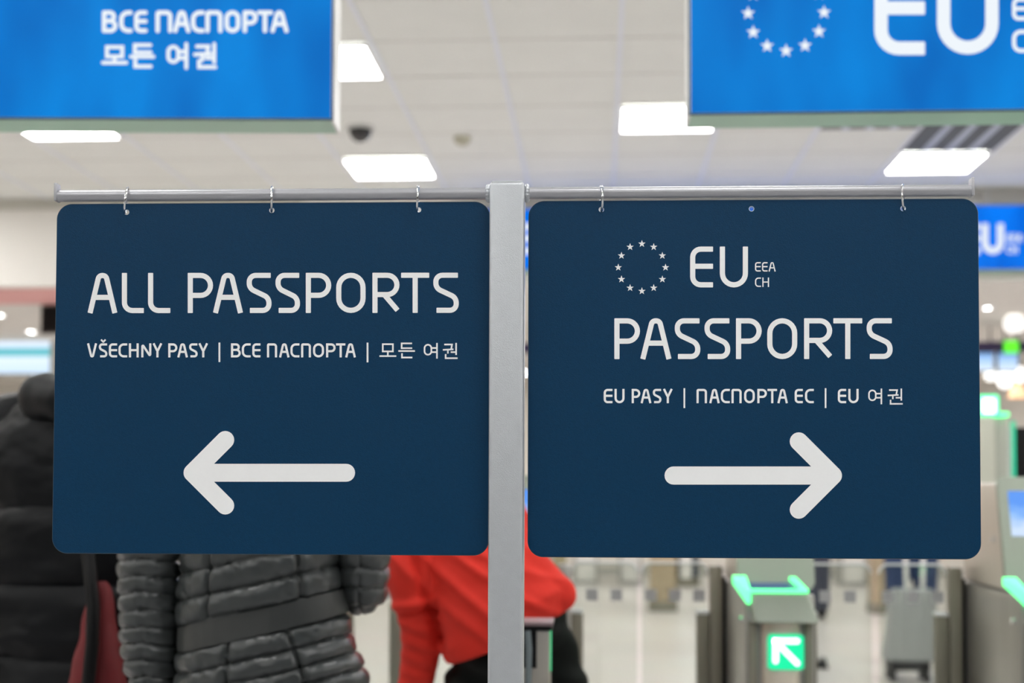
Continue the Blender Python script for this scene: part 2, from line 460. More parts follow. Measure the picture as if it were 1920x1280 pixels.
M_glassedge = mat('glass_edge', (.78, .82, .82), .3, noise_amt=.03)
M_decal = mat('grey_decal', (.44, .45, .46), .6, noise_amt=.04)
M_skin = mat('skin', (.62, .40, .30), .5, noise_amt=.06, noise_scale=30)
M_hair = mat('dark_hair', (.03, .02, .015), .5, noise_amt=.3, noise_scale=60, stretch=(6, 6, .6))

def signface(name, lo, hi, s):
    """backlit acrylic: brighter where the rows of lamps sit behind it"""
    m = bpy.data.materials.new(name); m.use_nodes = True; nt = m.node_tree; b = nt.nodes['Principled BSDF']
    b.inputs['Base Color'].default_value = (.0, .004, .012, 1); b.inputs['Roughness'].default_value = .5; b.inputs['Specular IOR Level'].default_value = .08
    tc = nt.nodes.new('ShaderNodeTexCoord'); mp = nt.nodes.new('ShaderNodeMapping'); mp.inputs['Scale'].default_value = (6.5, 6.5, 2.6)
    n = nt.nodes.new('ShaderNodeTexNoise'); n.inputs['Scale'].default_value = 1.0; n.inputs['Detail'].default_value = 1
    cr = nt.nodes.new('ShaderNodeValToRGB'); cr.color_ramp.elements[0].position = .3; cr.color_ramp.elements[1].position = .7
    cr.color_ramp.elements[0].color = (*lo, 1); cr.color_ramp.elements[1].color = (*hi, 1)
    nt.links.new(tc.outputs['Object'], mp.inputs[0]); nt.links.new(mp.outputs[0], n.inputs['Vector'])
    nt.links.new(n.outputs['Fac'], cr.inputs[0]); nt.links.new(cr.outputs[0], b.inputs['Emission Color'])
    b.inputs['Emission Strength'].default_value = s
    return m
M_blue = signface('backlit_blue', (.0, .142, .54), (.0, .228, .72), 1.0)
M_blue2 = signface('backlit_blue_far', (.0, .13, .72), (.0, .20, .95), 1.0)
M_litwhite = mat('backlit_white', (.05, .05, .05), .5, emit=(.88, .94, 1.0), es=.93, spec=.1)

def floor_mat():
    m = bpy.data.materials.new('floor_tiles'); m.use_nodes = True; nt = m.node_tree; b = nt.nodes['Principled BSDF']
    tc = nt.nodes.new('ShaderNodeTexCoord'); br = nt.nodes.new('ShaderNodeTexBrick')
    br.offset = 0; br.inputs['Scale'].default_value = 1.0; br.inputs['Brick Width'].default_value = .8; br.inputs['Row Height'].default_value = .8
    br.inputs['Mortar Size'].default_value = .004
    br.inputs['Color1'].default_value = (.74, .695, .68, 1); br.inputs['Color2'].default_value = (.66, .615, .605, 1); br.inputs['Mortar'].default_value = (.52, .51, .49, 1)
    n = nt.nodes.new('ShaderNodeTexNoise'); n.inputs['Scale'].default_value = 2.5; n.inputs['Detail'].default_value = 5
    mx = nt.nodes.new('ShaderNodeMix'); mx.data_type = 'RGBA'; mx.blend_type = 'MULTIPLY'; mx.inputs[0].default_value = .12
    nt.links.new(tc.outputs['Object'], br.inputs['Vector']); nt.links.new(tc.outputs['Object'], n.inputs['Vector'])
    nt.links.new(br.outputs['Color'], mx.inputs[6]); nt.links.new(n.outputs['Color'], mx.inputs[7]); nt.links.new(mx.outputs[2], b.inputs['Base Color'])
    b.inputs['Roughness'].default_value = .28
    return m

# ---------------------------------------------------------------- the hall
XL, XR, YB, YF = -9.0, 11.0, -9.0, 20.0
BULK = 10.35; LOWC = 2.70
b = nb(); box(b, XL, XR, YB, YF, -.1, 0); struct('floor', b, floor_mat())
b = nb(); box(b, XL, XR, YB, 3.2, 0, .006); struct('floor_bounce_damper', b, mat('grey_damper', (.36, .362, .365), .95, noise_amt=.2, noise_scale=80, bump=.3, bump_scale=300))  # added out of view: a grey layer that cuts light bouncing off the floor
b = nb(); box(b, XL, XR, YB, BULK, CEIL, CEIL + .1); struct('ceiling', b, M_tile)
b = nb(); box(b, XL, XR, BULK, BULK + .12, LOWC, CEIL + .1); struct('wall_bulkhead', b, M_bulk)
b = nb(); box(b, XL, XR, BULK + .12, YF, LOWC, LOWC + .1); struct('ceiling_low', b, M_soffit)
b = nb(); box(b, XL, XR, YF, YF + .1, 0, LOWC + .1); struct('wall_back', b, M_wall)
b = nb(); box(b, XL, XR, YB - .1, YB, 0, CEIL + .1); struct('wall_front', b, mat('dark_unseen_wall', (.10, .11, .12), .3, noise_amt=.1, noise_scale=1))  # unseen wall, darkened to shape what the boards reflect
b = nb(); box(b, XL - .1, XL, YB, YF, 0, CEIL + .1); struct('wall_left', b, M_wall)
b = nb(); box(b, XR, XR + .1, YB, YF, 0, CEIL + .1); struct('wall_right', b, M_wall)
b = nb(); box(b, XL, -2.2, BULK - .035, BULK, CEIL - .075, CEIL); struct('trim_1', b, mat('grey_bead', (.55, .54, .48), .7, noise_amt=.04))
b = nb(); box(b, XL, -2.6, BULK + .13, BULK + .95, LOWC - .012, LOWC); struct('trim_2', b, M_redlit)  # strip that carries the red reflection as colour
b = nb(); box(b, XL, XR, YF - .015, YF, 0, .1); struct('baseboard_back', b, mat('grey_skirting', (.5, .49, .46), .6, noise_amt=.05))
GX, GY, GS, GR = -1.70, 6.73, .6, .595
b = nb()
for i in range(-12, 22):
    x = GX + GS * i
    if XL < x < XR: box(b, x - .012, x + .012, YB, BULK, CEIL - .006, CEIL)
struct('trim_3', b, M_bar)
b = nb()
for r in range(-21, 7):
    y = GY + GR * r
    if YB < y < BULK: box(b, XL, XR, y - .010, y + .010, CEIL - .0035, CEIL)
struct('trim_4', b, mat('ceiling_cross_bar', (.76, .77, .74), .6, noise_amt=.03))

# recessed ceiling lamps, one tile each
def lamp(x0, x1, y0, y1, z, label, group=None):
    t = Thing('ceiling_light', label, 'ceiling light', ((x0 + x1) / 2, (y0 + y1) / 2, z), group)
    b = nb()
    for a in ((x0, x1, y0, y0 + .02), (x0, x1, y1 - .02, y1), (x0, x0 + .02, y0 + .02, y1 - .02), (x1 - .02, x1, y0 + .02, y1 - .02)): box(b, *a, z - .012, z)
    t.part('frame', b, M_lampframe)
    b = nb(); box(b, x0 + .02, x1 - .02, y0 + .02, y1 - .02, z - .008, z - .001); t.part('diffuser', b, M_lamp)
    return t
seen = {(0, 0): 'square lit ceiling panel beside the edge of the ALL PASSPORTS lightbox overhead',
        (0, 4): 'square lit ceiling panel just behind the black dome camera',
        (3, 2): 'square lit ceiling panel partly behind the corner of the overhead EU lightbox',
        (-3, 2): 'square lit ceiling panel showing as a thin strip under the overhead Korean and Cyrillic lightbox',
        (6, 4): 'square lit ceiling panel next to the dark slotted air grille'}
for i in range(-10, 17):
    for r in range(-20, 6):
        if (i % 6 == 0 and r % 4 == 0) or (i % 6 == 3 and r % 4 == 2):
            x = GX + GS * i; y = GY + GR * r
            if x < XL + .2 or x > XR - .8: continue
            lamp(x + .015, x + GS - .015, y + .012, y + GR - .012, CEIL - .006, seen.get((i, r), 'square lit ceiling panel over the hall, outside the framed view'), 'square ceiling light panels')
lows = [(PX(-40, 12.1), PX(8, 12.1), 12.0, 'thin bright lamp in the low ceiling at the picture edge, above the blue-white display'),
        (PX(46, 13.4), PX(67, 13.4), 13.3, 'thin bright lamp in the low ceiling under the black hanging monitor'),
        (PX(1848, 11.8), PX(1869, 11.8), 11.8, 'thin bright lamp in the low ceiling under the distant EU sign')]
for x0, x1, y, lb in lows: lamp(x0, x1, y, y + .14, LOWC, lb, 'low ceiling lamps')
for x in (-8.0, -3.9, -1.2, .9, 2.6, 6.3, 8.4):  # extra lamps, added out of sight to light the back hall
    for y in (11.6, 13.7, 16.0, 18.3): lamp(x - .28, x + .28, y - .28, y + .28, LOWC, 'added square lamp in the low ceiling, kept out of sight to light the back hall', 'low ceiling lamps')

# ---------------------------------------------------------------- the sign stand
SP = Plane(1.0, 2.05)
ex = Vector((cos(SP.a), sin(SP.a), 0)); en = SP.n; O = Vector((0, 0, CAMZ))
def S(x, d, z): return O + ex * x + en * (2.05 + d) + Vector((0, 0, z))    # along the stand, behind its plane, above the lens
def sbox(bm, x0, x1, d0, d1, z0, z1, bev=0, seg=2):
    return hexa(bm, [S(x0, d0, z0), S(x1, d0, z0), S(x1, d1, z0), S(x0, d1, z0), S(x0, d0, z1), S(x1, d0, z1), S(x1, d1, z1), S(x0, d1, z1)], bev, seg)
def sx(px, py=700): return (SP.at(px, py) - O).dot(ex)
def sz(px, py): return SP.at(px, py).z - CAMZ
pl, pr = sx(918.2), sx(983.4); ptop = sz(951, 347)
T = Thing('sign_stand', 'silver floor stand with one square post and two horizontal arms carrying the hanging boards', 'sign stand', S((pl + pr) / 2, 0, -CAMZ))
b = nb(); sbox(b, pl, pr, -.026, .026, -CAMZ + .012, ptop, .0055, 3); T.part('post', b, M_alu)
b = nb(); sbox(b, pl + .003, pr - .003, -.023, .023, ptop - .001, ptop + .0015, .001); T.part('post_cap', b, M_alu)
b = nb(); sbox(b, -.32, .14, -.22, .22, -CAMZ + .006, -CAMZ + .012, .002); T.part('base_plate', b, M_alu)
zb_l = (sz(130, 367.3) + sz(900, 362.7)) / 2; zb_r = (sz(1000, 362.8) + sz(1800, 356.9)) / 2
BR = .0086
for x0, x1, zb, sgn in ((sx(110, 367), pl, zb_l, -1), (sx(1819, 357), pr, zb_r, 1)):
    b = nb(); tube(b, [S(x0, 0, zb), S(x1, 0, zb)], BR, 28); arm = T.part('arm', b, M_bar2)
    b = nb(); sbox(b, min(x0, x0 + sgn * .0045), max(x0, x0 + sgn * .0045), -.0092, .0092, zb - BR - .0002, zb + BR + .0095, .0021, 3); T.part('end_tab', b, M_bar2, arm)
    b = nb()
    for k in range(14):
        a = 2 * pi * k / 14; ball(b, S(x1 + sgn * .0028, cos(a) * .0095, zb + sin(a) * .0095), .0042, u=8, v=6)
    tube(b, [S(x1, 0, zb), S(x1 + sgn * .0055, 0, zb)], [.0125, .0098], 20); T.part('weld_collar', b, M_alu, arm)

def board(name, label, corners, holes):
    (x0, x1), (z0, z1) = corners
    t = Thing(name, label, 'sign', S((x0 + x1) / 2, 0, z1))
    hs = [(sx(px, py), sz(px, py)) for px, py in holes]
    loops = [[(hx + .0040 * cos(2 * pi * k / 20), hz + .0040 * sin(2 * pi * k / 20)) for k in range(20)] for hx, hz in hs]
    b = nb(); slab2d(b, rrect(x0, x1, z0, z1, .0215, 12), loops, lambda x, y, d: S(x, -.0015 + d, y), .003)
    pn = t.part('panel', b, M_navy, smooth=20)
    for hx, hz in hs:
        b = nb(); tube(b, [S(hx + .0039 * cos(2 * pi * k / 20), 0, hz + .0039 * sin(2 * pi * k / 20)) for k in range(20)], .0009, 8, closed=True)
        t.part('eyelet', b, M_core, pn)
    b = nb(); tube(b, [S(x, .0, z) for x, z in rrect(x0 - .0002, x1 + .0002, z0 - .0002, z1 + .0002, .0217, 12)], .0011, 8, closed=True)
    t.part('cut_edge', b, mat('dark_blue_edge', (.02, .05, .085), .4, noise_amt=.1), pn)
    return t
def F(px, py, d): return SP.at(px, py, -.0016 - d)
BL = board('sign_board', 'dark blue hanging board reading ALL PASSPORTS with a white arrow pointing left', ((-.7600, -.1236), (-.0960, .4148)), [(238, 398), (510, 394.5), (785, 393.5)])
Rb = board('sign_board', 'dark blue hanging board with star ring, EU PASSPORTS and an arrow pointing right', ((-.0653, .5762), (-.0977, .4152)), [(1127.5, 393), (1409, 391.5), (1693, 391)])
# which writing is where, measured in the photo's pixels
sl = -.0008
b = line_of_text([('A', 163.8, 220.2), ('L', 228.4, 269.6), ('L', 277.5, 319.3), ('P', 351.9, 399.4), ('A', 399, 455.8), ('S', 462.5, 507.6), ('S', 516.5, 561), ('P', 573.3, 621), ('O', 630.3, 685.4), ('R', 698.2, 749), ('T', 752, 804.8), ('S', 812.4, 858.7)], 511.5, 586.8, 9.6, F, slope=sl)
BL.part('large_lettering', b, M_white)
small = [('V', 162.9, 182.1), ('S', 185.2, 200.7), ('E', 204, 219.6), ('C', 222, 238.5), ('H', 241.6, 260), ('N', 264.8, 283.7), ('Y', 285.8, 304.4), ('P', 315.4, 332.5), ('A', 332.2, 352.5), ('S', 354.5, 370), ('Y', 371.7, 390.3), ('|', 409.6, 413.4, 642, 678.5, 3.4),
         ('B', 433, 451.3), ('C', 453.3, 470), ('E', 473, 488.3), ('p', 500.5, 519.5), ('A', 523, 543), ('C', 544.5, 561.3), ('p', 564.5, 583), ('O', 586.8, 607.5), ('P', 611.3, 629.3), ('T', 630, 647.5), ('A', 647, 667.5), ('|', 687.4, 691.4, 642, 679, 3.4),
         ('mo', 711.3, 743, 643, 672, 3.0), ('deun', 746.8, 778, 642, 671.5, 3.0), ('yeo', 794.5, 822, 642.5, 672, 3.0), ('gwon', 828.8, 858, 642.5, 672, 3.0), ('v', 187.8, 199.4, 636.3, 642.6, 3.2)]
BL.part('small_lettering', line_of_text(small, 643.4, 669.8, 4.1, F, slope=0.0), M_white)
def arrow2(sgn, tipx, tipy, head, tailx, wd):
    """one outline: straight shaft and a round-tipped head"""
    r = wd / 2; pts = []
    h0 = Vector((tipx - sgn * head, tipy - head)); h1 = Vector((tipx - sgn * head, tipy + head)); tip = Vector((tipx, tipy)); s2 = sqrt(.5)
    def arc(c, a0, a1, n=12): return [Vector((c.x + sgn * r * cos(a0 + (a1 - a0) * k / n), c.y + r * sin(a0 + (a1 - a0) * k / n))) for k in range(n + 1)]
    pts += arc(tip, -pi / 4, pi / 4)                                   # round nose
    pts += arc(h1, pi / 4, pi + pi / 4)                                # lower barb end
    inx = tipx - sgn * (r / s2 + r)
    pts += [Vector((inx, tipy + r))]
    pts += arc(Vector((tailx, tipy)), pi / 2, 1.5 * pi)
    pts += [Vector((inx, tipy - r))]
    pts += arc(h0, 3 * pi / 4, 7 * pi / 4)
    b = nb(); slab2d(b, [(p.x, p.y) for p in pts], [], lambda x, y, d: F(x, y, .0004 - d), .0004)
    return b
BL.part('arrow', arrow2(-1, 360.8, 886.0, 61.5, 649, 33.6), M_white)
b = line_of_text([('P', 1151.9, 1200), ('A', 1200.3, 1259.3), ('S', 1265.2, 1311.6), ('S', 1321, 1367.7), ('P', 1380, 1428.2), ('O', 1438.6, 1494.9), ('R', 1507.7, 1560.4), ('T', 1562.5, 1616.8), ('S', 1625, 1672.2)], 596.5, 673.0, 9.7, F, slope=-.0004)
Rb.part('large_lettering', b, M_white)
b = line_of_text([('E', 1294, 1337), ('U', 1349.7, 1402.5)], 462, 538.6, 9.7, F); Rb.part('area_lettering', b, M_white)
b = line_of_text([('E', 1415.7, 1426.5, 491.2, 508.8), ('E', 1428.8, 1439.2, 491.2, 508.8), ('A', 1441, 1454.6, 491.2, 508.8), ('C', 1415.7, 1427), ('H', 1429.4, 1442)], 520, 537.7, 2.3, F); Rb.part('country_lettering', b, M_white)
small = [('E', 1131.9, 1148.4), ('U', 1152.2, 1171), ('P', 1184.4, 1200.6), ('A', 1201, 1221.6), ('S', 1224, 1239.7), ('Y', 1242.8, 1261.6), ('|', 1281.6, 1285, 727.5, 764.7, 3.2), ('p', 1306, 1325.6), ('A', 1329.7, 1349.7), ('C', 1351.6, 1368.4), ('p', 1371.6, 1390.6), ('O', 1395.3, 1415.3), ('P', 1420, 1438), ('T', 1439, 1457), ('A', 1457.5, 1477.5), ('E', 1490, 1505.3), ('C', 1509.4, 1526), ('|', 1546.4, 1549.8, 727.5, 764.7, 3.2), ('E', 1571, 1586.6), ('U', 1590.6, 1610), ('yeo', 1628, 1655.3, 728, 757.5, 2.9), ('gwon', 1663, 1692.8, 728, 757.5, 2.9)]
Rb.part('small_lettering', line_of_text(small, 728.8, 755.6, 4.1, F), M_white)
Rb.part('arrow', arrow2(1, 1561.8, 891.2, 64.0, 1263, 34.0), M_white)
for k in range(12):
    a = pi / 2 - k * pi / 6; b = nb(); star(b, 1203.6 + 44.3 * cos(a), 501.2 - 44.3 * sin(a), 7.2, F, .0004); Rb.part('star', b, M_white)
# split rings over the arms and through the eyelets
for px, py, lb, tl, tw in ((236.5, 376, 'chrome split ring at the outer end of the ALL PASSPORTS board', .12, .25), (509.5, 374, 'chrome split ring over the middle of the ALL PASSPORTS board', .02, .2), (783, 373, 'chrome split ring of the ALL PASSPORTS board nearest the post', .06, .1),
                           (1127, 373, 'chrome split ring of the EU board nearest the post', 0, .1), (1693.5, 370.5, 'chrome split ring at the outer end of the EU board', -.03, -.3)):
    c = SP.at(px, py); b = nb(); pts = []
    for k in range(73):
        a = 4 * pi * k / 72 ; r = .0184 + (.0006 if k > 36 else 0)
        off = (k / 72 - .5) * .0022
        v = Vector((off, cos(a) * r, sin(a) * r)); v.rotate(Matrix.Rotation(tw, 3, 'Z')); v.rotate(Matrix.Rotation(tl, 3, 'Y'))
        pts.append(c + ex * v.x + en * v.y + Vector((0, 0, v.z)))
    tube(b, pts, .0011, 10)
    single('split_ring', b, M_chrome, lb, 'ring', c, 'chrome rings holding the boards')

# ---------------------------------------------------------------- lightboxes hanging from the ceiling
def lightbox(label, pln, cx, cz, w_, h_, th, side, face, rods, yaw_under=True):
    """cx, cz: front lower corner in the plane; side = +1 when the box extends towards +x from it"""
    e = Vector((cos(pln.a), sin(pln.a), 0)); n = pln.n
    base = pln.n * pln.d
    def B(x, d, z): return Vector((0, 0, z)) + e * x + n * (pln.d + d)
    x0, x1 = (cx, cx + w_) if side > 0 else (cx - w_, cx); z0, z1 = cz, cz + h_
    def bx(bm, xa, xb, da, db, za, zb, bev=0): return hexa(bm, [B(xa, da, za), B(xb, da, za), B(xb, db, za), B(xa, db, za), B(xa, da, zb), B(xb, da, zb), B(xb, db, zb), B(xa, db, zb)], bev)
    t = Thing('lightbox_sign', label, 'lit sign', B((x0 + x1) / 2, th / 2, z0))
    b = nb(); f = .007
    bx(b, x0, x0 + f, 0, th, z0, z1); bx(b, x1 - f, x1, 0, th, z0, z1); bx(b, x0 + f, x1 - f, 0, th, z1 - f, z1); bx(b, x0 + f, x1 - f, th - .01, th, z0 + f, z1 - f)
    t.part('housing', b, M_box)
    b = nb(); bx(b, x0 + f, x1 - f, .002, th, z0, z0 + f); t.part('underside', b, M_boxunder)
    b = nb(); bx(b, x0 + .002, x1 - .002, -.004, 0, z0, z0 + .005); bx(b, x0 + .002, x1 - .002, -.004, 0, z1 - .005, z1); bx(b, x0, x0 + .005, -.004, 0, z0, z1); bx(b, x1 - .005, x1, -.004, 0, z0, z1)
    t.part('face_trim', b, mat('dark_trim', (.02, .05, .09), .4, noise_amt=.1))
    b = nb(); bx(b, x0 + f, x1 - f, .002, .008, z0 + f, z1 - f); t.part('face', b, face)
    if rods:
        for xr in (x0 + w_ * .2, x1 - w_ * .2):
            b = nb(); tube(b, [B(xr, th / 2, z1 - .002), B(xr, th / 2, CEIL - .003)], .012, 12); t.part('hanger', b, M_box)
    return t
OL = Plane(3.5, 3.7); eol = Vector((cos(OL.a), sin(OL.a), 0))
c = OL.at(625.5, 226); cx = c.dot(eol)
t1 = lightbox('blue lightbox overhead lettered in Cyrillic and Korean for all passports', OL, cx, c.z, 1.5, .62, .135, -1, M_blue, True)
def FO(px, py, d): return OL.at(px, py, .0015 - d)
t1.part('cyrillic_lettering', line_of_text([('B', 191, 220), ('C', 223.5, 248.5), ('E', 251.5, 276.5), ('p', 291.5, 323), ('A', 324.5, 357), ('C', 358, 384), ('p', 385, 417), ('O', 421, 450.5), ('P', 455, 483), ('T', 481.5, 512), ('A', 507, 541)], 19.5, 61.5, 8.0, FO, True, 0.0, .002), M_litwhite)
t1.part('korean_lettering', line_of_text([('mo', 189.5, 240, 84, 125), ('deun', 242, 291, 81, 128), ('yeo', 312, 354.5, 81, 128), ('gwon', 362, 407, 81, 128)], 81, 128, 7.0, FO, True, 0.0, .002), M_litwhite)
OR = Plane(0.0, 3.7)
c = OR.at(1290.5, 216.5)
t2 = lightbox('blue lightbox overhead with a ring of white stars and large EU lettering', OR, c.x, c.z, 1.6, .62, .135, 1, M_blue, True)
def FR(px, py, d): return OR.at(px, py, .0015 - d)
t2.part('area_lettering', line_of_text([('E', 1639.5, 1734.5), ('U', 1757, 1872.5)], -67.5, 103.0, 25.0, FR, False, -.012, .002), M_litwhite)
t2.part('country_lettering', line_of_text([('E', 1897.8, 1924, -4.5, 38.3), ('E', 1929, 1955, -4.5, 38.3), ('A', 1958, 1991, -4.5, 38.3), ('C', 1897.8, 1925), ('H', 1931, 1961)], 55.8, 98.6, 7.2, FR, False, -.004, .002), M_litwhite)
for k in range(12):
    a = pi / 2 - k * pi / 6; b = nb(); star(b, 1474 + 71.2 * cos(a), 24 - 71.2 * sin(a) - .012 * 71 * cos(a), 13.4, FR, .002); t2.part('star', b, M_litwhite)
FS = Plane(0.0, 10.2)
for xa, xb, e0, lb in ((846, 1688, 962, 'distant blue EU lightbox glimpsed in the gap beside the post'), (1692, 2530, 1799, 'distant blue EU lightbox showing past the outer edge of the EU board')):
    c0 = FS.at(xa, 507); c1 = FS.at(xb, 386)
    t = lightbox(lb, FS, c0.x, c0.z, c1.x - c0.x, CEIL - .01 - c0.z - .12, .13, 1, M_blue2, True)
    def FF(px, py, d): return FS.at(px, py, .0015 - d)
    t.part('area_lettering', line_of_text([('E', e0, e0 + 38.5), ('U', e0 + 42, e0 + 83)], 419, 476, 12, FF, False, 0, .004), M_litwhite)
    t.part('country_lettering', line_of_text([('E', e0 + 88, e0 + 97, 438, 454), ('E', e0 + 98.5, e0 + 107, 438, 454), ('A', e0 + 108, e0 + 118, 438, 454), ('C', e0 + 88, e0 + 97), ('H', e0 + 99, e0 + 109)], 460, 475, 3.0, FF, False, 0, .004), M_litwhite)
    for k in range(12):
        a = pi / 2 - k * pi / 6; b = nb(); star(b, e0 - 55 + 24 * cos(a), 447 - 24 * sin(a), 4.6, FF, .004); t.part('star', b, M_litwhite)

# ---------------------------------------------------------------- on the ceiling
yc = 8.35; c = Vector((PX(671, yc), yc, CEIL))
t = Thing('dome_camera', 'black dome security camera hanging from the ceiling beside the lightbox', 'camera', c)
b = nb(); lathe(b, c, [(.088, 0), (.088, -.010), (.080, -.016), (.07, -.016), (.07, 0)]); t.part('housing', b, mat('camera_grey', (.62, .63, .61), .5, noise_amt=.03))
b = nb(); lathe(b, c, [(.070, -.012)] + [(.070 * cos(a), -.014 - .078 * sin(a)) for a in [k * pi / 2 / 9 for k in range(1, 9)]] + [(.003, -.0925)]); t.part('dome', b, mat('smoked_dome', (.006, .008, .008), .08, noise_amt=.05, coat=.6))
ys = 8.62; c = Vector((PX(864, ys), ys, CEIL))
b = nb(); lathe(b, c, [(.055, 0), (.055, -.012), (.045, -.03), (.028, -.048), (.02, -.05)]); single('smoke_detector', b, mat('detector_beige', (.50, .49, .38), .5, noise_amt=.03), 'small beige round smoke detector on the ceiling tiles', 'smoke detector', c)
M_slot = mat('grille_slot', (.10, .11, .11), .6, noise_amt=.08); M_gr = mat('grille_blade', (.55, .60, .68), .4, noise_amt=.03)
for (i, r, nr, lb) in ((6, 2, 2, 'dark slotted air grille in the ceiling next to the lit panel under the EU lightbox'), (5, 2, 1, 'dark slotted air grille half hidden behind the lower edge of the EU lightbox')):
    x0 = GX + GS * i + .015; x1 = x0 + GS - .03; y0 = GY + GR * r + .012; y1 = y0 + GR * nr - .024
    t = Thing('air_grille', lb, 'air grille', ((x0 + x1) / 2, (y0 + y1) / 2, CEIL - .006), 'ceiling air grilles')
    b = nb(); box(b, x0, x1, y0, y1, CEIL - .008, CEIL - .005); t.part('backing', b, M_slot)
    for k in range(1, 4):
        x = x0 + (x1 - x0) * k / 4; b = nb(); box(b, x - .022, x + .022, y0, y1, CEIL - .011, CEIL - .008); t.part('blade', b, M_gr)

# ---------------------------------------------------------------- passport gates
GF = 4.2
M_slot2 = mat('reader_glass', (.01, .015, .03), .15, emit=(.05, .25, .8), es=.25, noise_amt=.1)
def screen_mat(name, stops, s, axis=2, rnd=0.0, scale=6):
    """a lit screen: bands of colour with soft blotches, as its page shows"""
    m = bpy.data.materials.new(name); m.use_nodes = True; nt = m.node_tree; b = nt.nodes['Principled BSDF']
    b.inputs['Base Color'].default_value = (.01, .01, .012, 1); b.inputs['Roughness'].default_value = .25
    tc = nt.nodes.new('ShaderNodeTexCoord'); sp = nt.nodes.new('ShaderNodeSeparateXYZ'); nt.links.new(tc.outputs['Generated'], sp.inputs[0])
    src = sp.outputs[axis]
    if rnd:
        n = nt.nodes.new('ShaderNodeTexNoise'); n.inputs['Scale'].default_value = scale; nt.links.new(tc.outputs['Generated'], n.inputs['Vector'])
        ma = nt.nodes.new('ShaderNodeMath'); ma.operation = 'MULTIPLY_ADD'; ma.inputs[1].default_value = rnd
        nt.links.new(n.outputs['Fac'], ma.inputs[0]); nt.links.new(src, ma.inputs[2]); src = ma.outputs[0]
    cr = nt.nodes.new('ShaderNodeValToRGB'); e = cr.color_ramp.elements
    while len(e) < len(stops): e.new(.5)
    for q, (p, c) in zip(e, stops): q.position = p; q.color = (*c, 1)
    nt.links.new(src, cr.inputs[0]); nt.links.new(cr.outputs[0], b.inputs['Emission Color']); b.inputs['Emission Strength'].default_value = s
    return m
M_disp = screen_mat('gate_display', [(0, (.55, .70, .95)), (.45, (.62, .76, .98)), (.75, (.25, .5, .95)), (1, (.08, .3, .9))], 1.0, 2, .55, 3)
def gate(x, name_label, pale):
    W = .205; y = GF
    t = Thing('passport_gate', name_label, 'passport gate', (x + W / 2, y + .4, 0), 'automatic passport gates')
    b = nb(); box(b, x, x + W, y + .055, y + .72, 0, .89, .012); cab = t.part('lower_cabinet', b, M_steel)
    b = nb(); hexa(b, [(x + .002, y + .172, .894), (x + W - .002, y + .172, .894), (x + W - .002, y + .72, .894), (x + .002, y + .72, .894), (x + .002, y + .268, 1.222), (x + W - .002, y + .268, 1.222), (x + W - .002, y + .72, 1.222), (x + .002, y + .72, 1.222)], .012); up = t.part('upper_cabinet', b, M_steel2)
    b = nb()                                                         # rounded front column
    prof = [(x + .045 + .115 * (0.5 - 0.5 * cos(pi * k / 16)), y + .07 - .062 * sin(pi * k / 16) ** .6) for k in range(17)]
    vs0 = [b.verts.new((px, py, 0)) for px, py in prof]; vs1 = [b.verts.new((px, py, .83)) for px, py in prof]
    for k in range(16): b.faces.new((vs0[k], vs0[k + 1], vs1[k + 1], vs1[k]))
    b.faces.new(vs1); b.faces.new(vs0[::-1]); b.faces.new((vs0[16], vs0[0], vs1[0], vs1[16]))
    t.part('front_column', b, mat('column_satin_steel', (.66, .60, .50), .38, metal=.35, noise_amt=.10, noise_scale=30, stretch=(1, 1, .06)))
    b = nb(); box(b, x + .008, x + .036, y + .045, y + .06, .02, .81, .004); box(b, x + .172, x + .197, y + .045, y + .06, .02, .81, .004); t.part('side_strip', b, M_dsteel)
    b = nb(); cxp = x + .1125; o = rrect(cxp - .052, cxp + .052, .674, .777, .012, 6)
    slab2d(b, o, [], lambda a, c, d: (a, y + .004 + d, c), .012); sg = t.part('arrow_sign', b, M_greenp)
    b = nb(); tf = lambda a, c, d: (a, y + .004 - d, c)
    ribbon(b, [Vector((cxp + .032, .694)), Vector((cxp - .030, .756))], .016, tf, .003, roundcap=True); ribbon(b, rpath([(cxp - .030, .700), (cxp - .030, .758), (cxp + .032, .758)]), .016, tf, .003, roundcap=True)
    t.part('arrow', b, M_warrow, sg)
    # sloping lip, light guides, reader, screen
    b = nb(); hexa(b, [(x + .019, y - .03, .812), (x + W + .002, y - .03, .812), (x + W + .002, y + .10, .80), (x + .019, y + .10, .80), (x + .012, y + .03, .895), (x + .186, y + .03, .895), (x + .186, y + .10, .895), (x + .012, y + .10, .895)], .012, 3)
    lip = t.part('console_lip', b, M_console)
    b = nb(); hexa(b, [(x + .001, y + .02, .862), (x + .014, y + .02, .862), (x + .012, y + .14, .93), (x - .03, y + .14, .915), (x + .001, y + .02, .905), (x + .014, y + .02, .905), (x + .012, y + .14, .94), (x - .03, y + .14, .94)], .003)
    t.part('light_guide', b, M_green)
    b = nb(); hexa(b, [(x + .168, y + .03, .895), (x + .183, y + .03, .895), (x + .160, y + .14, .925), (x + .140, y + .14, .925), (x + .168, y + .03, .905), (x + .183, y + .03, .905), (x + .160, y + .14, .937), (x + .140, y + .14, .937)], .002)
    t.part('light_guide', b, M_green)
    b = nb(); box(b, x + .012, x + .17, y + .032, y + .045, .895, .906, .002); t.part('light_guide', b, M_green)
    b = nb(); hexa(b, [(x + .02, y + .05, .89), (x + .165, y + .05, .89), (x + .14, y + .15, .9), (x + .013, y + .15, .9), (x + .02, y + .05, .902), (x + .165, y + .05, .902), (x + .14, y + .15, .918), (x + .013, y + .15, .918)], .002)
    t.part('reader', b, M_slot2)
    b = nb(); yb, yt, zb, zt = y + .15, y + .25, .90, 1.24
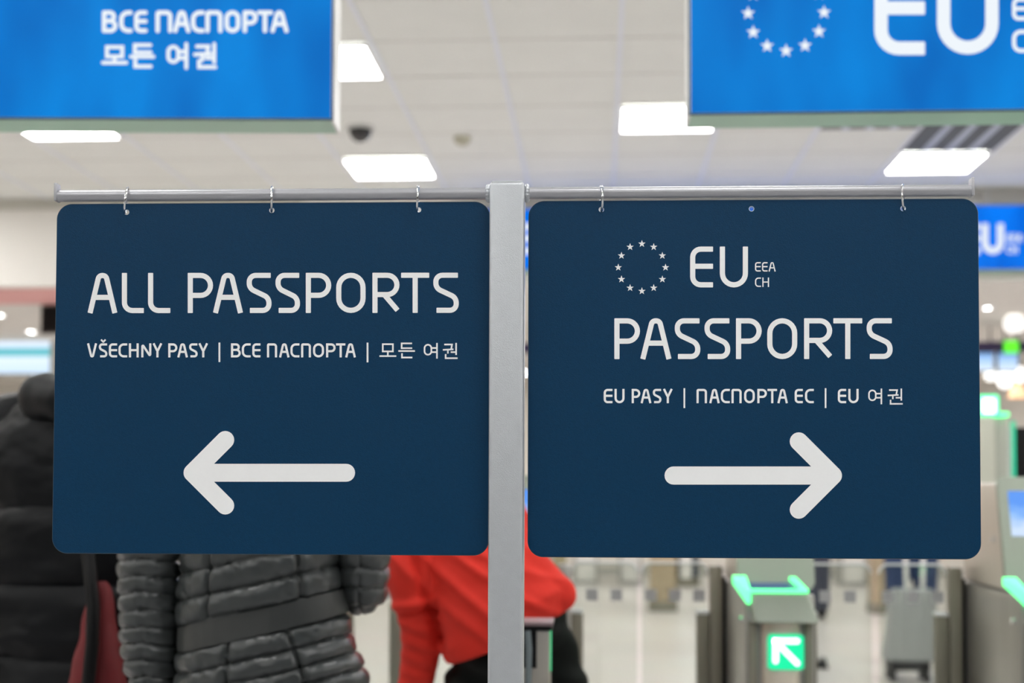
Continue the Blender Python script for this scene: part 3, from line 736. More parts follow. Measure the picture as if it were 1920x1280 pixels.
    def PN(u, v, d): return (x - .012 + u * .232, yb + (yt - yb) * v + d * .95, zb + (zt - zb) * v - d * .28)
    slab2d(b, [(q[0] / .232, q[1] / .35) for q in rrect(0, .232, 0, .35, .022, 7)], [], lambda a, c, d: PN(a, c, d), .028); scr = t.part('screen_panel', b, M_console)
    b = nb(); slab2d(b, [(.12, .47), (.88, .47), (.88, .87), (.12, .87)], [], lambda a, c, d: PN(a, c, -.002 + d), .003); t.part('display', b, M_disp, scr)
    for yy, zz in ((y + .33, 1.045), (y + .12, .81)):
        b = nb(); tube(b, [(x + .004, yy, zz), (x - .010, yy, zz)], .010, 14); t.part('lock', b, M_chrome, up if zz > .9 else cab)
    # door posts and glass wings at the far end
    for s in (-1, 1):
        X = lambda d: (x - d) if s < 0 else (x + W + d)
        yg = y + .70
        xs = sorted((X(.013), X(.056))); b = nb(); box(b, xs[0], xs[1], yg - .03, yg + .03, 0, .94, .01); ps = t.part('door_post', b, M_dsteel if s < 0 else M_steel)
        xs = sorted((X(.0005), X(.0125))); b = nb(); box(b, xs[0], xs[1], yg - .02, yg + .01, 0, .90); t.part('gap_shade', b, M_black)  # shade of the gap beside the cabinet, put in as a black strip
        xs = sorted((X(.058), X(.100))); b = nb(); box(b, xs[0], xs[1], yg - .025, yg + .025, 0, .775, .006); t.part('hinge_block', b, M_dsteel, ps)
        b = nb(); box(b, xs[0], xs[1], yg - .026, yg + .026, .775, .786, .003); t.part('hinge_cap', b, M_glassedge, ps)
        xs = sorted((X(.062), X(.284))); b = nb(); slab2d(b, rrect(xs[0], xs[1], .25, .945, .03, 6), [], lambda a, c, d: (a, yg - .004 + d, c), .004); gl = t.part('glass_wing', b, M_glass)
        b = nb(); pts = [(a, yg, c) for a, c in rrect(xs[0], xs[1], .25, .945, .03, 6) if c > .905]
        tube(b, [(p[0], p[1], p[2]) for p in sorted(pts, key=lambda q: q[0])], .0042, 6); t.part('glass_edge', b, M_glassedge, gl)
        for d in ((.09, .172, .255) if s < 0 else (.048, .130, .213)):
            b = nb(); slab2d(b, rrect(X(d) - .02, X(d) + .02, .817, .857, .001, 2), [], lambda a, c, dd: (a, yg - .005 + dd, c), .0008); t.part('decal', b, M_decal, gl)
    return t
XG = PX(1400, GF)
gate(XG, 'steel passport gate with a lit green arrow below the EU board', 1)
gate(XG + .800, 'steel passport gate with a blue display at the edge of the view', 1)
gate(XG - .790, 'steel passport gate behind the red sweater and the post', 0)
gate(XG - 1.585, 'steel passport gate behind the grey quilted jacket', 0)
# ---------------------------------------------------------------- people
def nz(p, s): return noise.noise(Vector(p) * s)
def standing(cx, y, h=1.7, lean=0.0, arms=None, foot=0.0):
    """joints of an upright figure facing away (+y)"""
    k = h / 1.7
    J = dict(pelvis=(cx, y, .93 * k), chest=(cx + lean * .6, y, 1.25 * k), neck=(cx + lean, y, 1.45 * k), head=(cx + lean, y + .015, 1.58 * k),
             shoulderL=(cx + lean - .17 * k, y, 1.38 * k), shoulderR=(cx + lean + .17 * k, y, 1.38 * k),
             elbowL=(cx - .22 * k, y - .02, 1.10 * k), elbowR=(cx + .22 * k, y - .02, 1.10 * k),
             wristL=(cx - .23 * k, y + .05, .86 * k), wristR=(cx + .23 * k, y + .05, .86 * k),
             handL=(cx - .23 * k, y + .07, .76 * k), handR=(cx + .23 * k, y + .07, .76 * k),
             hipL=(cx - .085, y, .88 * k), hipR=(cx + .085, y, .88 * k), kneeL=(cx - .10, y + .01, .49 * k), kneeR=(cx + .10, y + .01, .49 * k),
             ankleL=(cx - .10, y - .02, .085), ankleR=(cx + .10, y - .02, .085), toeL=(cx - .12, y + .14, .04), toeR=(cx + .12, y + .14, .04))
    if arms: J.update(arms)
    return J
def trousers(J, r=(.10, .075, .062), voxel=.010, waist=.09):
    b = nb(); q = lambda k, rr, dz=0: (*J[k][:2], J[k][2] + dz, rr)
    p = Vector(J['pelvis']); capsule_chain(b, [(p.x - .04, p.y, p.z + .03, waist), (p.x + .04, p.y, p.z + .03, waist)])
    for s in 'LR':
        capsule_chain(b, [q('hip' + s, r[0] * 1.12), q('knee' + s, r[1]), q('ankle' + s, r[2], .02)])
    return fuse(b, voxel, 3)
def shoe(J, s):
    b = nb(); a = Vector(J['ankle' + s]); t = Vector(J['toe' + s]); d = (t - a); d.z = 0; d.normalize(); n = Vector((-d.y, d.x, 0))
    z0 = min(a.z, t.z) - .04
    capsule_chain(b, [(*(a - d * .03 + Vector((0, 0, .0)))[:2], z0 + .055, .05), (*(a + d * .06)[:2], z0 + .05, .05), (*(t + d * .02)[:2], z0 + .04, .042)])
    b2 = fuse(b, .008, 2)
    for v in b2.verts:
        if v.co.z < z0 + .004: v.co.z = z0 + .001
    return b2
def hair_cap(head, r=.105, low=-.10, face=(0, 1, 0)):
    b = nb(); ball(b, Vector(head) + Vector((0, -.012, .03)), r, .9, 1.05, 1.15, 28, 18)
    for v in b.verts: v.co += v.normal * .004 * nz(v.co, 30)
    # cut away over the face
    f = Vector(face)
    kill = [v for v in b.verts if (v.co - Vector(head)).dot(f) > .035 and v.co.z < head[2] + .075 or v.co.z < head[2] + low]
    bmesh.ops.delete(b, geom=kill, context='VERTS')
    return b

# the grey quilted jacket
YW = 3.0
M_quilt = mat('grey_quilted_nylon', (.042, .046, .046), .31, noise_amt=.15, noise_scale=25, bump=.5, bump_scale=55, spec=.5)
M_beltm = mat('grey_flat_nylon', (.032, .034, .033), .42, noise_amt=.1, noise_scale=25, bump=.2, bump_scale=120)
M_jeans = mat('dark_denim', (.02, .025, .045), .8, noise_amt=.2, noise_scale=120)
wz = lambda py: PZ(py, YW, 500)
wx = lambda px: PX(px, YW)
cxw = wx(498)
JW = standing(cxw, YW, 1.66, arms=dict(elbowL=(wx(285), YW - .01, 1.06), wristL=(wx(287), YW + .03, .82), handL=(wx(288), YW + .05, .72), shoulderL=(cxw - .16, YW, 1.34), shoulderR=(cxw + .16, YW, 1.34),
    elbowR=(wx(676), YW + .01, 1.0), wristR=(wx(660), YW + .20, 1.03), handR=(wx(655), YW + .29, 1.06)))
t = Thing('person', 'person seen from behind in a belted grey quilted jacket, standing at the gates', 'person', (cxw, YW, 0))
t.part('body', body_mesh(JW), M_skin)
b = trousers(JW, (.070, .066, .056), .010, .08); t.part('jeans', b, M_jeans)
for s in 'LR': t.part('shoe', shoe(JW, s), M_black)
TILT = .235
seams = [wz(p) for p in (1330, 1290, 1258, 1222, 1184)] + [wz(p) for p in (1135, 1089, 1040, 995, 950, 905, 860, 815, 770, 730)]
seams.sort()
BELT = (wz(1184), wz(1135))
def quilt(x, a_, pos, half):
    s = pos.z - TILT * 0 - (pos.x - cxw) * TILT + .006 * nz(pos, 9)
    d = 0.0
    if s < seams[0]: u = .5
    else:
        u = None
        for lo, hi in zip(seams, seams[1:]):
            if lo <= s < hi: u = (s - lo) / (hi - lo); break
        if u is None: u = .5
    belt = BELT[0] - .001 <= s <= BELT[1] + .001
    if belt: d = .001
    else: d = .0135 * (1 - abs(2 * u - 1) ** 2.6) ** .55 if 0 < u < 1 else 0
    xl = pos.x - cxw
    if not belt:
        for x0, sl in ((-.042 if s < BELT[0] else -.09, .02), (.105 if s > BELT[1] else .075, -.35 if s < BELT[0] else -.1)):
            xx = xl - (x0 + sl * (s - BELT[0])); d -= .013 * exp(-(xx / .0045) ** 2)
        d += .006 * nz((pos.x * 26, pos.y * 10, pos.z * 9), 1) * (1 - abs(2 * u - 1)) + .004 * nz((pos.x * 70 + pos.z * 30, pos.y * 20, pos.z * 40), 1) * (.4 + abs(2 * u - 1))
    else: d += .0022 * nz((pos.x * 45, 0, pos.z * 5), 1)
    return d
K = [(cxw + .012, YW, .60, .205, .150), (wx(514), YW, .79, .192, .145), (wx(501), YW, .875, .177, .135), (wx(493), YW, .965, .168, .125), (wx(492), YW, 1.07, .158, .125), (cxw, YW, 1.22, .180, .130), (cxw, YW, 1.33, .180, .115), (cxw, YW + .01, 1.40, .12, .09), (cxw, YW + .01, 1.45, .075, .075)]
b = nb(); loft(b, K, 300, 200, quilt, 2.25, True, None); t.part('jacket', b, M_quilt, smooth=60)
# belt lies in its own flat band around the waist
b = nb(); rows = []
for j in range(9):
    u = j / 8; row = []
    for k in range(140):
        a = 2 * pi * k / 140; c_, s_ = cos(a), sin(a)
        zc = BELT[0] + (BELT[1] - BELT[0]) * (.04 + .92 * u)
        f = catmull([q for q in K], 120); 
        st = min(f, key=lambda q: abs(q[2] - zc)); A, B_ = st[3] + .0065 + .0015 * sin(pi * u), st[4] + .0065
        x = A * math.copysign(abs(c_) ** (2 / 2.25), c_); y = B_ * math.copysign(abs(s_) ** (2 / 2.25), s_)
        z = zc + (st[0] + x - cxw) * TILT
        wr = .0016 * nz((x * 60, y * 60, zc * 8), 1)
        row.append(b.verts.new((st[0] + x * (1 + wr / A), YW + y * (1 + wr / B_), z)))
    rows.append(row)
for p, q in zip(rows, rows[1:]):
    for k in range(140): b.faces.new((p[k], p[(k + 1) % 140], q[(k + 1) % 140], q[k]))
bmesh.ops.solidify(b, geom=list(b.faces), thickness=.004); t.part('belt', b, M_beltm, smooth=60)
def sleeveq(pitch, vee, ph=0.0, amp=.011):
    def f(tt, side, r, pos):
        s = (pos.z + vee * (1 - abs(side)) + .004 * nz(pos, 14)) / pitch + ph; u = s - math.floor(s)
        return amp * (1 - abs(2 * u - 1) ** 2.4) ** .55 - .004 * exp(-(side / .06) ** 2) + .004 * nz((pos.x * 40, pos.y * 40, pos.z * 60), 1)
    return f
b = nb(); limb(b, [(cxw - .05, YW, 1.345, .040), (cxw - .115, YW, 1.345, .062), (wx(336), YW - .005, 1.295, .070), (wx(297), YW - .01, 1.16, .064), (wx(286), YW - .015, 1.05, .057), (wx(285), YW, .93, .057), (wx(286), YW + .01, .84, .054), (wx(292), YW + .02, .775, .045)], 220, 64, sleeveq(.036, -.010))
t.part('sleeve', b, M_quilt, smooth=60)
b = nb(); limb(b, [(cxw + .05, YW, 1.345, .040), (cxw + .115, YW, 1.345, .062), (wx(652), YW + .005, 1.28, .070), (wx(676), YW + .01, 1.15, .06), (wx(681), YW + .01, 1.05, .046), (wx(673), YW + .035, .992, .044), (wx(668), YW + .10, .985, .046), (wx(658), YW + .22, 1.04, .043)], 200, 64, sleeveq(.040, -.004, .3))
t.part('sleeve', b, M_quilt, smooth=60)
b = nb(); tube(b, [(cxw + .085 * cos(a), YW + .01 + .08 * sin(a), 1.445) for a in [2 * pi * k / 32 for k in range(32)]], .026, 12, closed=True); t.part('collar', b, M_quilt)
t.part('hair', hair_cap(JW['head'], .106, -.17), M_hair)

# the black jacket
YK = 3.6
M_bjk = mat('black_jacket_nylon', (.0035, .004, .005), .45, noise_amt=.25, noise_scale=20, bump=.35, bump_scale=40, spec=.16)
kx = lambda px: PX(px, YK); kz = lambda py: PZ(py, YK, 150)
cxk = kx(176)
JK = standing(cxk, YK, 1.72)
t = Thing('person', 'person in a puffy black hooded jacket partly hidden by the ALL PASSPORTS board', 'person', (cxk, YK, 0))
t.part('body', body_mesh(JK), M_skin)
t.part('trousers', trousers(JK), M_black)
for s in 'LR': t.part('shoe', shoe(JK, s), M_black)
sk = [kz(p) for p in (1350, 1220, 1085, 950, 730)]; sk.sort()
def puff(x, a_, pos, half):
    s = pos.z + .012 * (pos.x - cxk) + .012 * nz(pos, 5); u = .5
    for lo, hi in zip(sk, sk[1:]):
        if lo <= s < hi: u = (s - lo) / (hi - lo)
    return .022 * (1 - abs(2 * u - 1) ** 3) ** .6 + .010 * nz((pos.x * 9, pos.y * 9, pos.z * 14), 1) + .004 * nz(pos, 40)
b = nb(); loft(b, [(cxk, YK, .60, .27, .19), (cxk, YK, .80, .27, .185), (cxk, YK, 1.0, .262, .18), (cxk, YK, 1.2, .262, .175), (cxk, YK, 1.32, .255, .16), (cxk, YK, 1.40, .19, .13), (cxk, YK, 1.45, .10, .10)], 150, 120, puff, 2.4)
t.part('jacket', b, M_bjk, smooth=60)
def puffs(tt, side, r, pos):
    s = pos.z / .15 + .35; u = s - math.floor(s)
    return .016 * (1 - abs(2 * u - 1) ** 3) ** .6 + .007 * nz(pos, 12)
for s in (-1, 1):
    b = nb(); limb(b, [(cxk + s * .08, YK, 1.36, .05), (cxk + s * .16, YK, 1.36, .082), (cxk + s * .23, YK, 1.33, .090), (cxk + s * .285, YK, 1.22, .082), (cxk + s * .30, YK - .01, 1.05, .074), (cxk + s * .30, YK + .03, .9, .066), (cxk + s * .29, YK + .07, .80, .05)], 110, 40, puffs)
    t.part('sleeve', b, M_bjk, smooth=60)
b = nb(); capsule_chain(b, [(kx(92), YK - .05, kz(748), .058), (kx(115), YK - .12, kz(752), .064), (kx(176), YK - .165, kz(760), .068), (kx(238), YK - .12, kz(752), .064), (kx(262), YK - .05, kz(748), .058), (kx(230), YK + .04, kz(735), .05), (kx(176), YK - .02, kz(735), .06), (kx(120), YK + .04, kz(735), .05), (kx(92), YK - .05, kz(748), .055)])
b = fuse(b, .010, 6)
for v in b.verts: v.co += v.normal * .007 * nz(v.co, 18)
t.part('hood', b, M_bjk, smooth=60)
t.part('hair', hair_cap(JK['head'], .106, -.07), M_hair)
# red bag hanging at the side of the black jacket
YB2 = 3.33; gx = lambda px: PX(px, YB2); gz = lambda py: PZ(py, YB2, 190)
M_red2 = mat('deep_red_canvas', (.13, .003, .006), .7, noise_amt=.2, noise_scale=30, bump=.3, bump_scale=80)
t = Thing('shoulder_bag', 'deep red bag with a black strap between the black jacket and the grey sleeve', 'bag', (gx(190), YB2, gz(1290)))
b = nb(); loft(b, [(gx(190), YB2, gz(1400), .075, .05), (gx(189), YB2, gz(1370), .083, .06), (gx(189), YB2, gz(1260), .062, .055), (gx(190), YB2, gz(1190), .046, .042), (gx(192), YB2, gz(1110), .024, .025), (gx(193), YB2, gz(1090), .012, .015)], 60, 40, lambda x, a, p, h: .006 * nz(p, 16), 2.3)
t.part('bag_body', b, M_red2, smooth=60)
b = nb(); tube(b, [(gx(150), YB2 + .05, gz(930)), (gx(176), YB2 - .03, gz(1045)), (gx(195), YB2 - .062, gz(1130)), (gx(198), YB2 - .075, gz(1200)), (gx(190), YB2 - .075, gz(1290)), (gx(184), YB2 - .07, gz(1360))], .0155, 12); t.part('strap', b, M_black)

# the person bending in a red sweater
YR = 3.82
M_red = mat('red_sweater', (.66, .030, .018), .75, noise_amt=.08, noise_scale=12, bump=.3, bump_scale=350, spec=.25)
M_bpants = mat('black_trousers', (.003, .0045, .0038), .6, noise_amt=.2, noise_scale=30, bump=.3, bump_scale=60, spec=.12)
def rp(px, py, y=0.0): p = P(px, py, YR + y); return (p.x, p.y, p.z)
def rk(px, py, y, rpx): return (*rp(px, py, y), rpx * YR / FPX)
JR = dict(pelvis=rp(965, 1165, .0), chest=rp(880, 985, .10), neck=rp(845, 925, .20), head=rp(822, 880, .30), face=(-.25, .8, -.5),
    shoulderL=rp(775, 985, .06), shoulderR=rp(945, 945, .16), elbowL=rp(772, 1140, .02), wristL=rp(768, 1290, .10), handL=rp(770, 1345, .13),
    elbowR=rp(968, 1040, .22), wristR=rp(915, 1090, .27), handR=rp(890, 1115, .28),
    hipL=rp(925, 1200, .02), hipR=rp(1022, 1185, .01), kneeL=rp(858, 1400, .14), kneeR=rp(1090, 1390, .06),
    ankleL=rp(905, 1690, .02), ankleR=rp(1120, 1690, .0), toeL=rp(870, 1712, .16), toeR=rp(1125, 1712, .17))
t = Thing('person', 'person in a bright red sweater and black trousers bending over beside the post', 'person', (rp(985, 1165)[0], YR, 0))
t.part('body', body_mesh(JR, k=.58), M_skin)
b = nb()
capsule_chain(b, [rk(930, 1190, .02, 74), rk(1008, 1178, .01, 62)])
capsule_chain(b, [rk(930, 1215, .02, 72), rk(872, 1330, .12, 58), rk(858, 1400, .14, 50), rk(885, 1560, .06, 44), rk(905, 1690, .02, 40)])
capsule_chain(b, [rk(1012, 1165, .01, 54), rk(1040, 1215, .02, 42), rk(1064, 1290, .04, 41), rk(1092, 1390, .06, 40), rk(1112, 1560, .02, 40), rk(1120, 1680, .0, 38)])
b = fuse(b, .010, 5)
for v in b.verts: v.co += v.normal * (.005 * sin(v.co.z * 75 + 14 * v.co.x + 3 * nz(v.co, 6)) + .004 * nz(v.co, 20))
t.part('trousers', b, M_bpants, smooth=60)
for s in 'LR': t.part('shoe', shoe(JR, s), M_black)
# sweater: torso from hem to shoulders, two sleeves, one fused garment
b = nb()
def ring(cpx, cpy, cy, rx, ry, rz_, ang):
    c = Vector(rp(cpx, cpy, cy)); s = YR / FPX; u = Vector((cos(ang), 0, sin(ang))); v = Vector((0, 1, 0)); out = []
    for k in range(40):
        a = 2 * pi * k / 40; out.append(c + u * (math.copysign(abs(cos(a)) ** .85, cos(a)) * rx * s) + v * (math.copysign(abs(sin(a)) ** .9, sin(a)) * ry * s))
    return out
T0 = radians(21)
rings = [ring(938, 1208, .01, 106, 90, 0, T0), ring(937, 1178, .01, 121, 96, 0, T0), ring(945, 1147, .01, 126, 100, 0, T0 + .03), ring(924, 1106, .02, 116, 98, 0, T0), ring(908, 1068, .03, 106, 92, 0, T0 - .02),
         ring(897, 1030, .05, 104, 88, 0, T0 - .05), ring(882, 990, .08, 110, 86, 0, T0 - .08), ring(868, 950, .13, 112, 80, 0, T0 - .1), ring(852, 920, .19, 62, 60, 0, T0 - .12)]
rv = [[b.verts.new(p) for p in r] for r in rings]
for p, q in zip(rv, rv[1:]):
    for k in range(40): b.faces.new((p[k], p[(k + 1) % 40], q[(k + 1) % 40], q[k]))
b.faces.new(rv[0][::-1]); b.faces.new(rv[-1])
capsule_chain(b, [rk(975, 1080, .0, 56), rk(1000, 1125, .0, 58), rk(1051, 1115, .0, 31), rk(985, 1062, .0, 46)], 20)                      # seat pulled outwards
capsule_chain(b, [rk(800, 975, .08, 60), rk(775, 1015, .05, 56), rk(772, 1075, .02, 52), rk(778, 1128, .01, 43), rk(788, 1165, .02, 40), rk(790, 1215, .05, 38), rk(778, 1290, .09, 34), rk(772, 1320, .11, 30)], 20)
capsule_chain(b, [rk(925, 955, .14, 58), rk(962, 995, .20, 46), rk(968, 1040, .21, 38), rk(925, 1082, .255, 32)], 20)
b = fuse(b, .007, 5)
sc_ = FPX / YR
def fold(v):
    x = (v.x - rp(917, 1100)[0]) * sc_; z = (v.z - rp(917, 1100)[2]) * sc_     # px about the middle of the back
    d = 0.0
    # long drag folds from the left shoulder down to the right hip
    for off, slp, amp, wd in ((22, -.62, .011, 9), (-38, -.70, .013, 12), (58, -.42, .010, 9), (-86, -.66, .010, 12), (92, -.3, .007, 9)):
        q = z - (off + slp * x + .0012 * x * x * .6); d += amp * exp(-(q / wd) ** 2)
    d += .007 * nz((x * .011, v.y * 4, z * .022), 1)
    # the sleeve bunches at the elbow
    if x < -92:
        q = z - (-42 + .12 * (x + 150)); d += .016 * exp(-((q - 8) / 9) ** 2) - .014 * exp(-((q + 10) / 7) ** 2)
        d += .004 * sin(z * .20 + x * .06) * (z < -50)
    # crease where arm and back meet
    qx = x - (-118 - .32 * (z + 10)); d -= .020 * exp(-(qx / 8) ** 2) * (1 if -130 < z < 70 else 0)
    return d
b.normal_update()
for v in b.verts:
    w_ = max(0.0, -v.normal.y) * .8 + .2
    v.co += v.normal * fold(v.co) * w_
bmesh.ops.smooth_vert(b, verts=b.verts, factor=.4, use_axis_x=True, use_axis_y=True, use_axis_z=True)
t.part('sweater', b, M_red, smooth=70)
t.part('hair', hair_cap(JR['head'], .106, -.10, JR['face']), M_hair)
# slim pedestal between the post and the red sweater
YD = 3.3; dx = lambda px: PX(px, YD); dz = lambda py: PZ(py, YD, 1010)
t = Thing('queue_pedestal', 'slim steel pedestal with a flat black top just behind the post, under the red hem', 'pedestal', (dx(985), YD + .06, 0))
b = nb(); box(b, dx(934), dx(1037), YD - .006, YD + .125, dz(1173), dz(1166), .002); t.part('top_plate', b, mat('mauve_grey_top', (.20, .14, .15), .4, noise_amt=.1))
b = nb(); box(b, dx(936), dx(1035), YD - .003, YD + .12, dz(1182), dz(1173), .002); t.part('collar', b, M_black)
b = nb(); box(b, dx(938), dx(1031), YD, YD + .11, .012, dz(1182), .006); t.part('column', b, M_steel2)
b = nb(); box(b, dx(975), dx(1007), YD - .004, YD + .002, dz(1252), dz(1181), .001); t.part('recess', b, M_black)
b = nb(); tube(b, [(dx(990), YD - .007, dz(1182)), (dx(993), YD - .012, dz(1215)), (dx(991), YD - .010, dz(1300)), (dx(989), YD - .006, dz(1400))], .0075, 10); t.part('strap', b, mat('grey_webbing', (.14, .17, .18), .6, noise_amt=.1))
b = nb(); box(b, dx(1030.5), dx(1034), YD + .02, YD + .03, dz(1260), dz(1182), .0005); t.part('edge_reflection', b, glow('green_reflection_glow', (.05, .42, .18), .8))  # reflection of the gate's green light, made as a glowing strip
b = nb(); box(b, dx(920), dx(1050), YD - .03, YD + .14, 0, .012, .003); t.part('base', b, M_dsteel)
YQ = 5.0; b = nb(); box(b, PX(733, YQ), PX(758, YQ), YQ - .03, YQ + .03, 0, PZ(1128, YQ, 745), .008)
single('bollard', b, M_steel2, 'slim steel barrier post behind the red sweater, next to the grey jacket', 'post', (PX(745, YQ), YQ, 0))

# ---------------------------------------------------------------- beyond the gates
M_tan = mat('tan_laminate', (.46, .37, .25), .5, noise_amt=.08, noise_scale=8)
M_pale = mat('pale_laminate', (.82, .81, .78), .45, noise_amt=.03)
M_gframe = mat('grey_frame', (.40, .40, .38), .45, metal=.3, noise_amt=.05)
M_smoke = glass_mat('booth_glass', (.82, .86, .86))
def booth(px0, px1, pyb, ztop, Y, label, depth=.5, panelm=None):
    x0, x1 = PX(px0, Y), PX(px1, Y); zb = .04
    t = Thing('control_booth', label, 'booth', ((x0 + x1) / 2, Y, 0), 'control booths beyond the gates')
    b = nb(); box(b, x0, x1, Y + .03, Y + depth, zb, ztop, .01); t.part('panel', b, panelm or M_pale)
    b = nb()
    box(b, x0 - .03, x0, Y, Y + depth, 0, ztop); box(b, x1, x1 + .03, Y, Y + depth, 0, ztop); box(b, x0, x1, Y, Y + depth, zb - .03, zb)
    t.part('frame', b, M_gframe)
    b = nb(); box(b, x0 - .06, x1 + .06, Y - .06, Y + depth + .04, ztop, ztop + .04, .008); t.part('counter_top', b, M_tan)
    return t
booth(1079, 1117, 1090, 1.1, 17.9, 'pale control booth in a grey frame below the EU board, nearest the red sweater')
booth(1165, 1199, 1090, 1.1, 17.95, 'pale control booth panel in a grey frame, seen against the tan pillar')
booth(1580, 1622, 1090, 1.1, 17.9, 'pale control booth panel in a grey frame, seen just past the lit gate')
def pillar(px0, px1, Y, zt, m, label, foot=True):
    x0, x1 = PX(px0, Y), PX(px1, Y)
    t = Thing('booth_pillar', label, 'pillar', ((x0 + x1) / 2, Y + .15, 0), 'pillars beyond the gates')
    b = nb(); box(b, x0, x1, Y, Y + .3, .0, zt, .01); t.part('shaft', b, m)
    b = nb(); box(b, x0 - .012, x1 + .012, Y - .012, Y + .312, 0, .10, .004); t.part('skirting', b, M_dsteel)
pillar(1219, 1268, 14.0, 2.3, M_tan, 'wide tan pillar far behind the glass, between the pale booths and the narrow white pillar')
pillar(1276, 1297, 17.6, 2.3, M_pale, 'narrow white pillar between two dark uprights far behind the glass')
pillar(1268, 1274, 17.7, 2.3, M_black, 'thin dark upright touching the wide tan pillar')
pillar(1299, 1310, 17.7, 2.3, mat('navy_upright', (.03, .05, .08), .5, noise_amt=.1), 'thin dark blue upright on the gate side of the white pillar')
pillar(1637, 1671, 13.9, 2.3, M_tan, 'tan pillar far behind the glass beside the blue trousers')
pillar(1022, 1062, 13.6, 2.3, mat('olive_laminate', (.30, .27, .16), .5, noise_amt=.1), 'olive pillar seen just above the hip of the red sweater')
def far_person(px, Y, col, label, gap=.10, top=(.05, .06, .10), h=1.74, face_lbl=None):
    cx = PX(px, Y); J = standing(cx, Y, h)
    J['ankleL'] = (cx - gap, Y - .02, .085); J['ankleR'] = (cx + gap, Y + .05, .085); J['kneeL'] = (cx - gap, Y, .5); J['kneeR'] = (cx + gap, Y + .03, .5)
    J['toeL'] = (cx - gap - .02, Y + .13, .04); J['toeR'] = (cx + gap + .02, Y + .2, .04)
    t = Thing('person', label, 'person', (cx, Y, 0))
    t.part('body', body_mesh(J, .014, .6), M_skin)
    t.part('trousers', trousers(J, (.095, .078, .07), .014), mat('cloth_%d' % px, col, .8, noise_amt=.2, noise_scale=40))
    b = nb(); loft(b, [(cx, Y, .86, .19, .13), (cx, Y, 1.1, .18, .12), (cx, Y, 1.34, .2, .12), (cx, Y, 1.42, .1, .09)], 30, 32, lambda x, a, p, q: .008 * nz(p, 8)); 
    t.part('jacket', b, mat('coat_%d' % px, top, .7, noise_amt=.2, noise_scale=30))
    for s in (-1, 1):
        b = nb(); limb(b, [(cx + s * .08, Y, 1.37, .05), (cx + s * .16, Y, 1.38, .072), (cx + s * .215, Y - .01, 1.28, .068), (cx + s * .225, Y - .02, 1.1, .06), (cx + s * .23, Y + .05, .86, .045)], 20, 20); t.part('sleeve', b, MATS['coat_%d' % px])
    for s in 'LR': t.part('shoe', shoe(J, s), M_black)
    t.part('hair', hair_cap(J['head'], .106, -.09), M_hair)
far_person(1529, 13.4, (.05, .055, .085), 'distant person in dark trousers behind the lit gate, mostly hidden by the EU board', .06)
far_person(1708, 9.9, (.022, .045, .12), 'distant person in dark blue trousers standing behind the grey suitcase', .10)
# suitcase
YS = 9.0; s_x = lambda px: PX(px, YS); s_z = lambda py: PZ(py, YS, 1715)
M_case = mat('grey_hard_shell', (.30, .31, .31), .4, noise_amt=.05)
t = Thing('suitcase', 'grey ribbed suitcase with pale pull handle standing behind the gate glass', 'suitcase', (s_x(1712), YS, 0))
b = nb()
def rib(x, a, p, q): return .008 * abs(sin(x * 62))
zc0, zc1 = s_z(1240), s_z(1106)
loft(b, [(s_x(1711), YS + .11, zc0, .155, .1), (s_x(1711), YS + .11, zc0 + .03, .165, .11), (s_x(1714), YS + .11, (zc0 + zc1) / 2, .150, .11), (s_x(1716), YS + .11, zc1 - .03, .125, .10), (s_x(1716), YS + .11, zc1, .11, .085)], 30, 90, rib, 4)
t.part('shell', b, M_case, smooth=60)
b = nb(); box(b, s_x(1668), s_x(1745), YS, YS + .22, .07, zc0 - .004, .03); t.part('base', b, M_black)
for px in (1675, 1738):
    for dy in (.03, .19):
        b = nb(); tube(b, [(s_x(px) - .012, YS + dy, .038), (s_x(px) + .012, YS + dy, .038)], .038, 18); t.part('wheel', b, M_black)
for px in (1706, 1736):
    b = nb(); tube(b, [(s_x(px), YS + .11, zc1 - .02), (s_x(px) + (.01 if px > 1720 else -.01), YS + .11, s_z(1000))], .014, 10); t.part('handle_rod', b, M_pale)
b = nb(); tube(b, [(s_x(1706) - .02, YS + .11, s_z(1000)), (s_x(1736) + .02, YS + .11, s_z(1000))], .018, 10); t.part('grip', b, M_black)
YV = 9.7; b = nb(); p = P(1538, 1234, YV); hexa(b, [(p.x - .06, YV - .05, 0), (p.x + .05, YV - .05, 0), (p.x + .05, YV + .05, 0), (p.x - .06, YV + .05, 0), (p.x - .05, YV - .04, .035), (p.x + .03, YV - .04, .075), (p.x + .03, YV + .04, .075), (p.x - .05, YV + .04, .035)], .008)
single('door_wedge', b, M_black, 'small black wedge lying on the tiles beyond the lit gate', 'door wedge', (p.x, YV, 0))

# the strip of hall past the picture's outer edges
YI = 14.3; x0, x1 = PX(-120, YI), PX(90, YI); z0, z1 = PZ(700, YI, 40), PZ(631, YI, 40)
M_info = screen_mat('info_screen', [(0, (.62, .80, 1)), (.44, (.78, .90, 1)), (.50, (.10, .52, .58)), (.66, (.10, .50, .58)), (.72, (.70, .84, 1)), (1, (.86, .92, 1))], 1.1)
t = Thing('information_display', 'bright blue-white display with a teal band, hanging beyond the black jacket', 'display', ((x0 + x1) / 2, YI, z0))
b = nb(); box(b, x0 - .02, x1 + .02, YI + .005, YI + .08, z0 - .02, z1 + .02, .006); t.part('bezel', b, M_gframe)
b = nb(); box(b, x0, x1, YI - .002, YI + .008, z0, z1); t.part('screen', b, M_info)
b = nb(); tube(b, [((x0 + x1) / 2, YI + .05, z1), ((x0 + x1) / 2, YI + .05, LOWC)], .02, 12); t.part('hanger', b, M_gframe)
YM = 11.4; x0, x1 = PX(71, YM), PX(215, YM); z0, z1 = PZ(625, YM, 90), PZ(572, YM, 90)
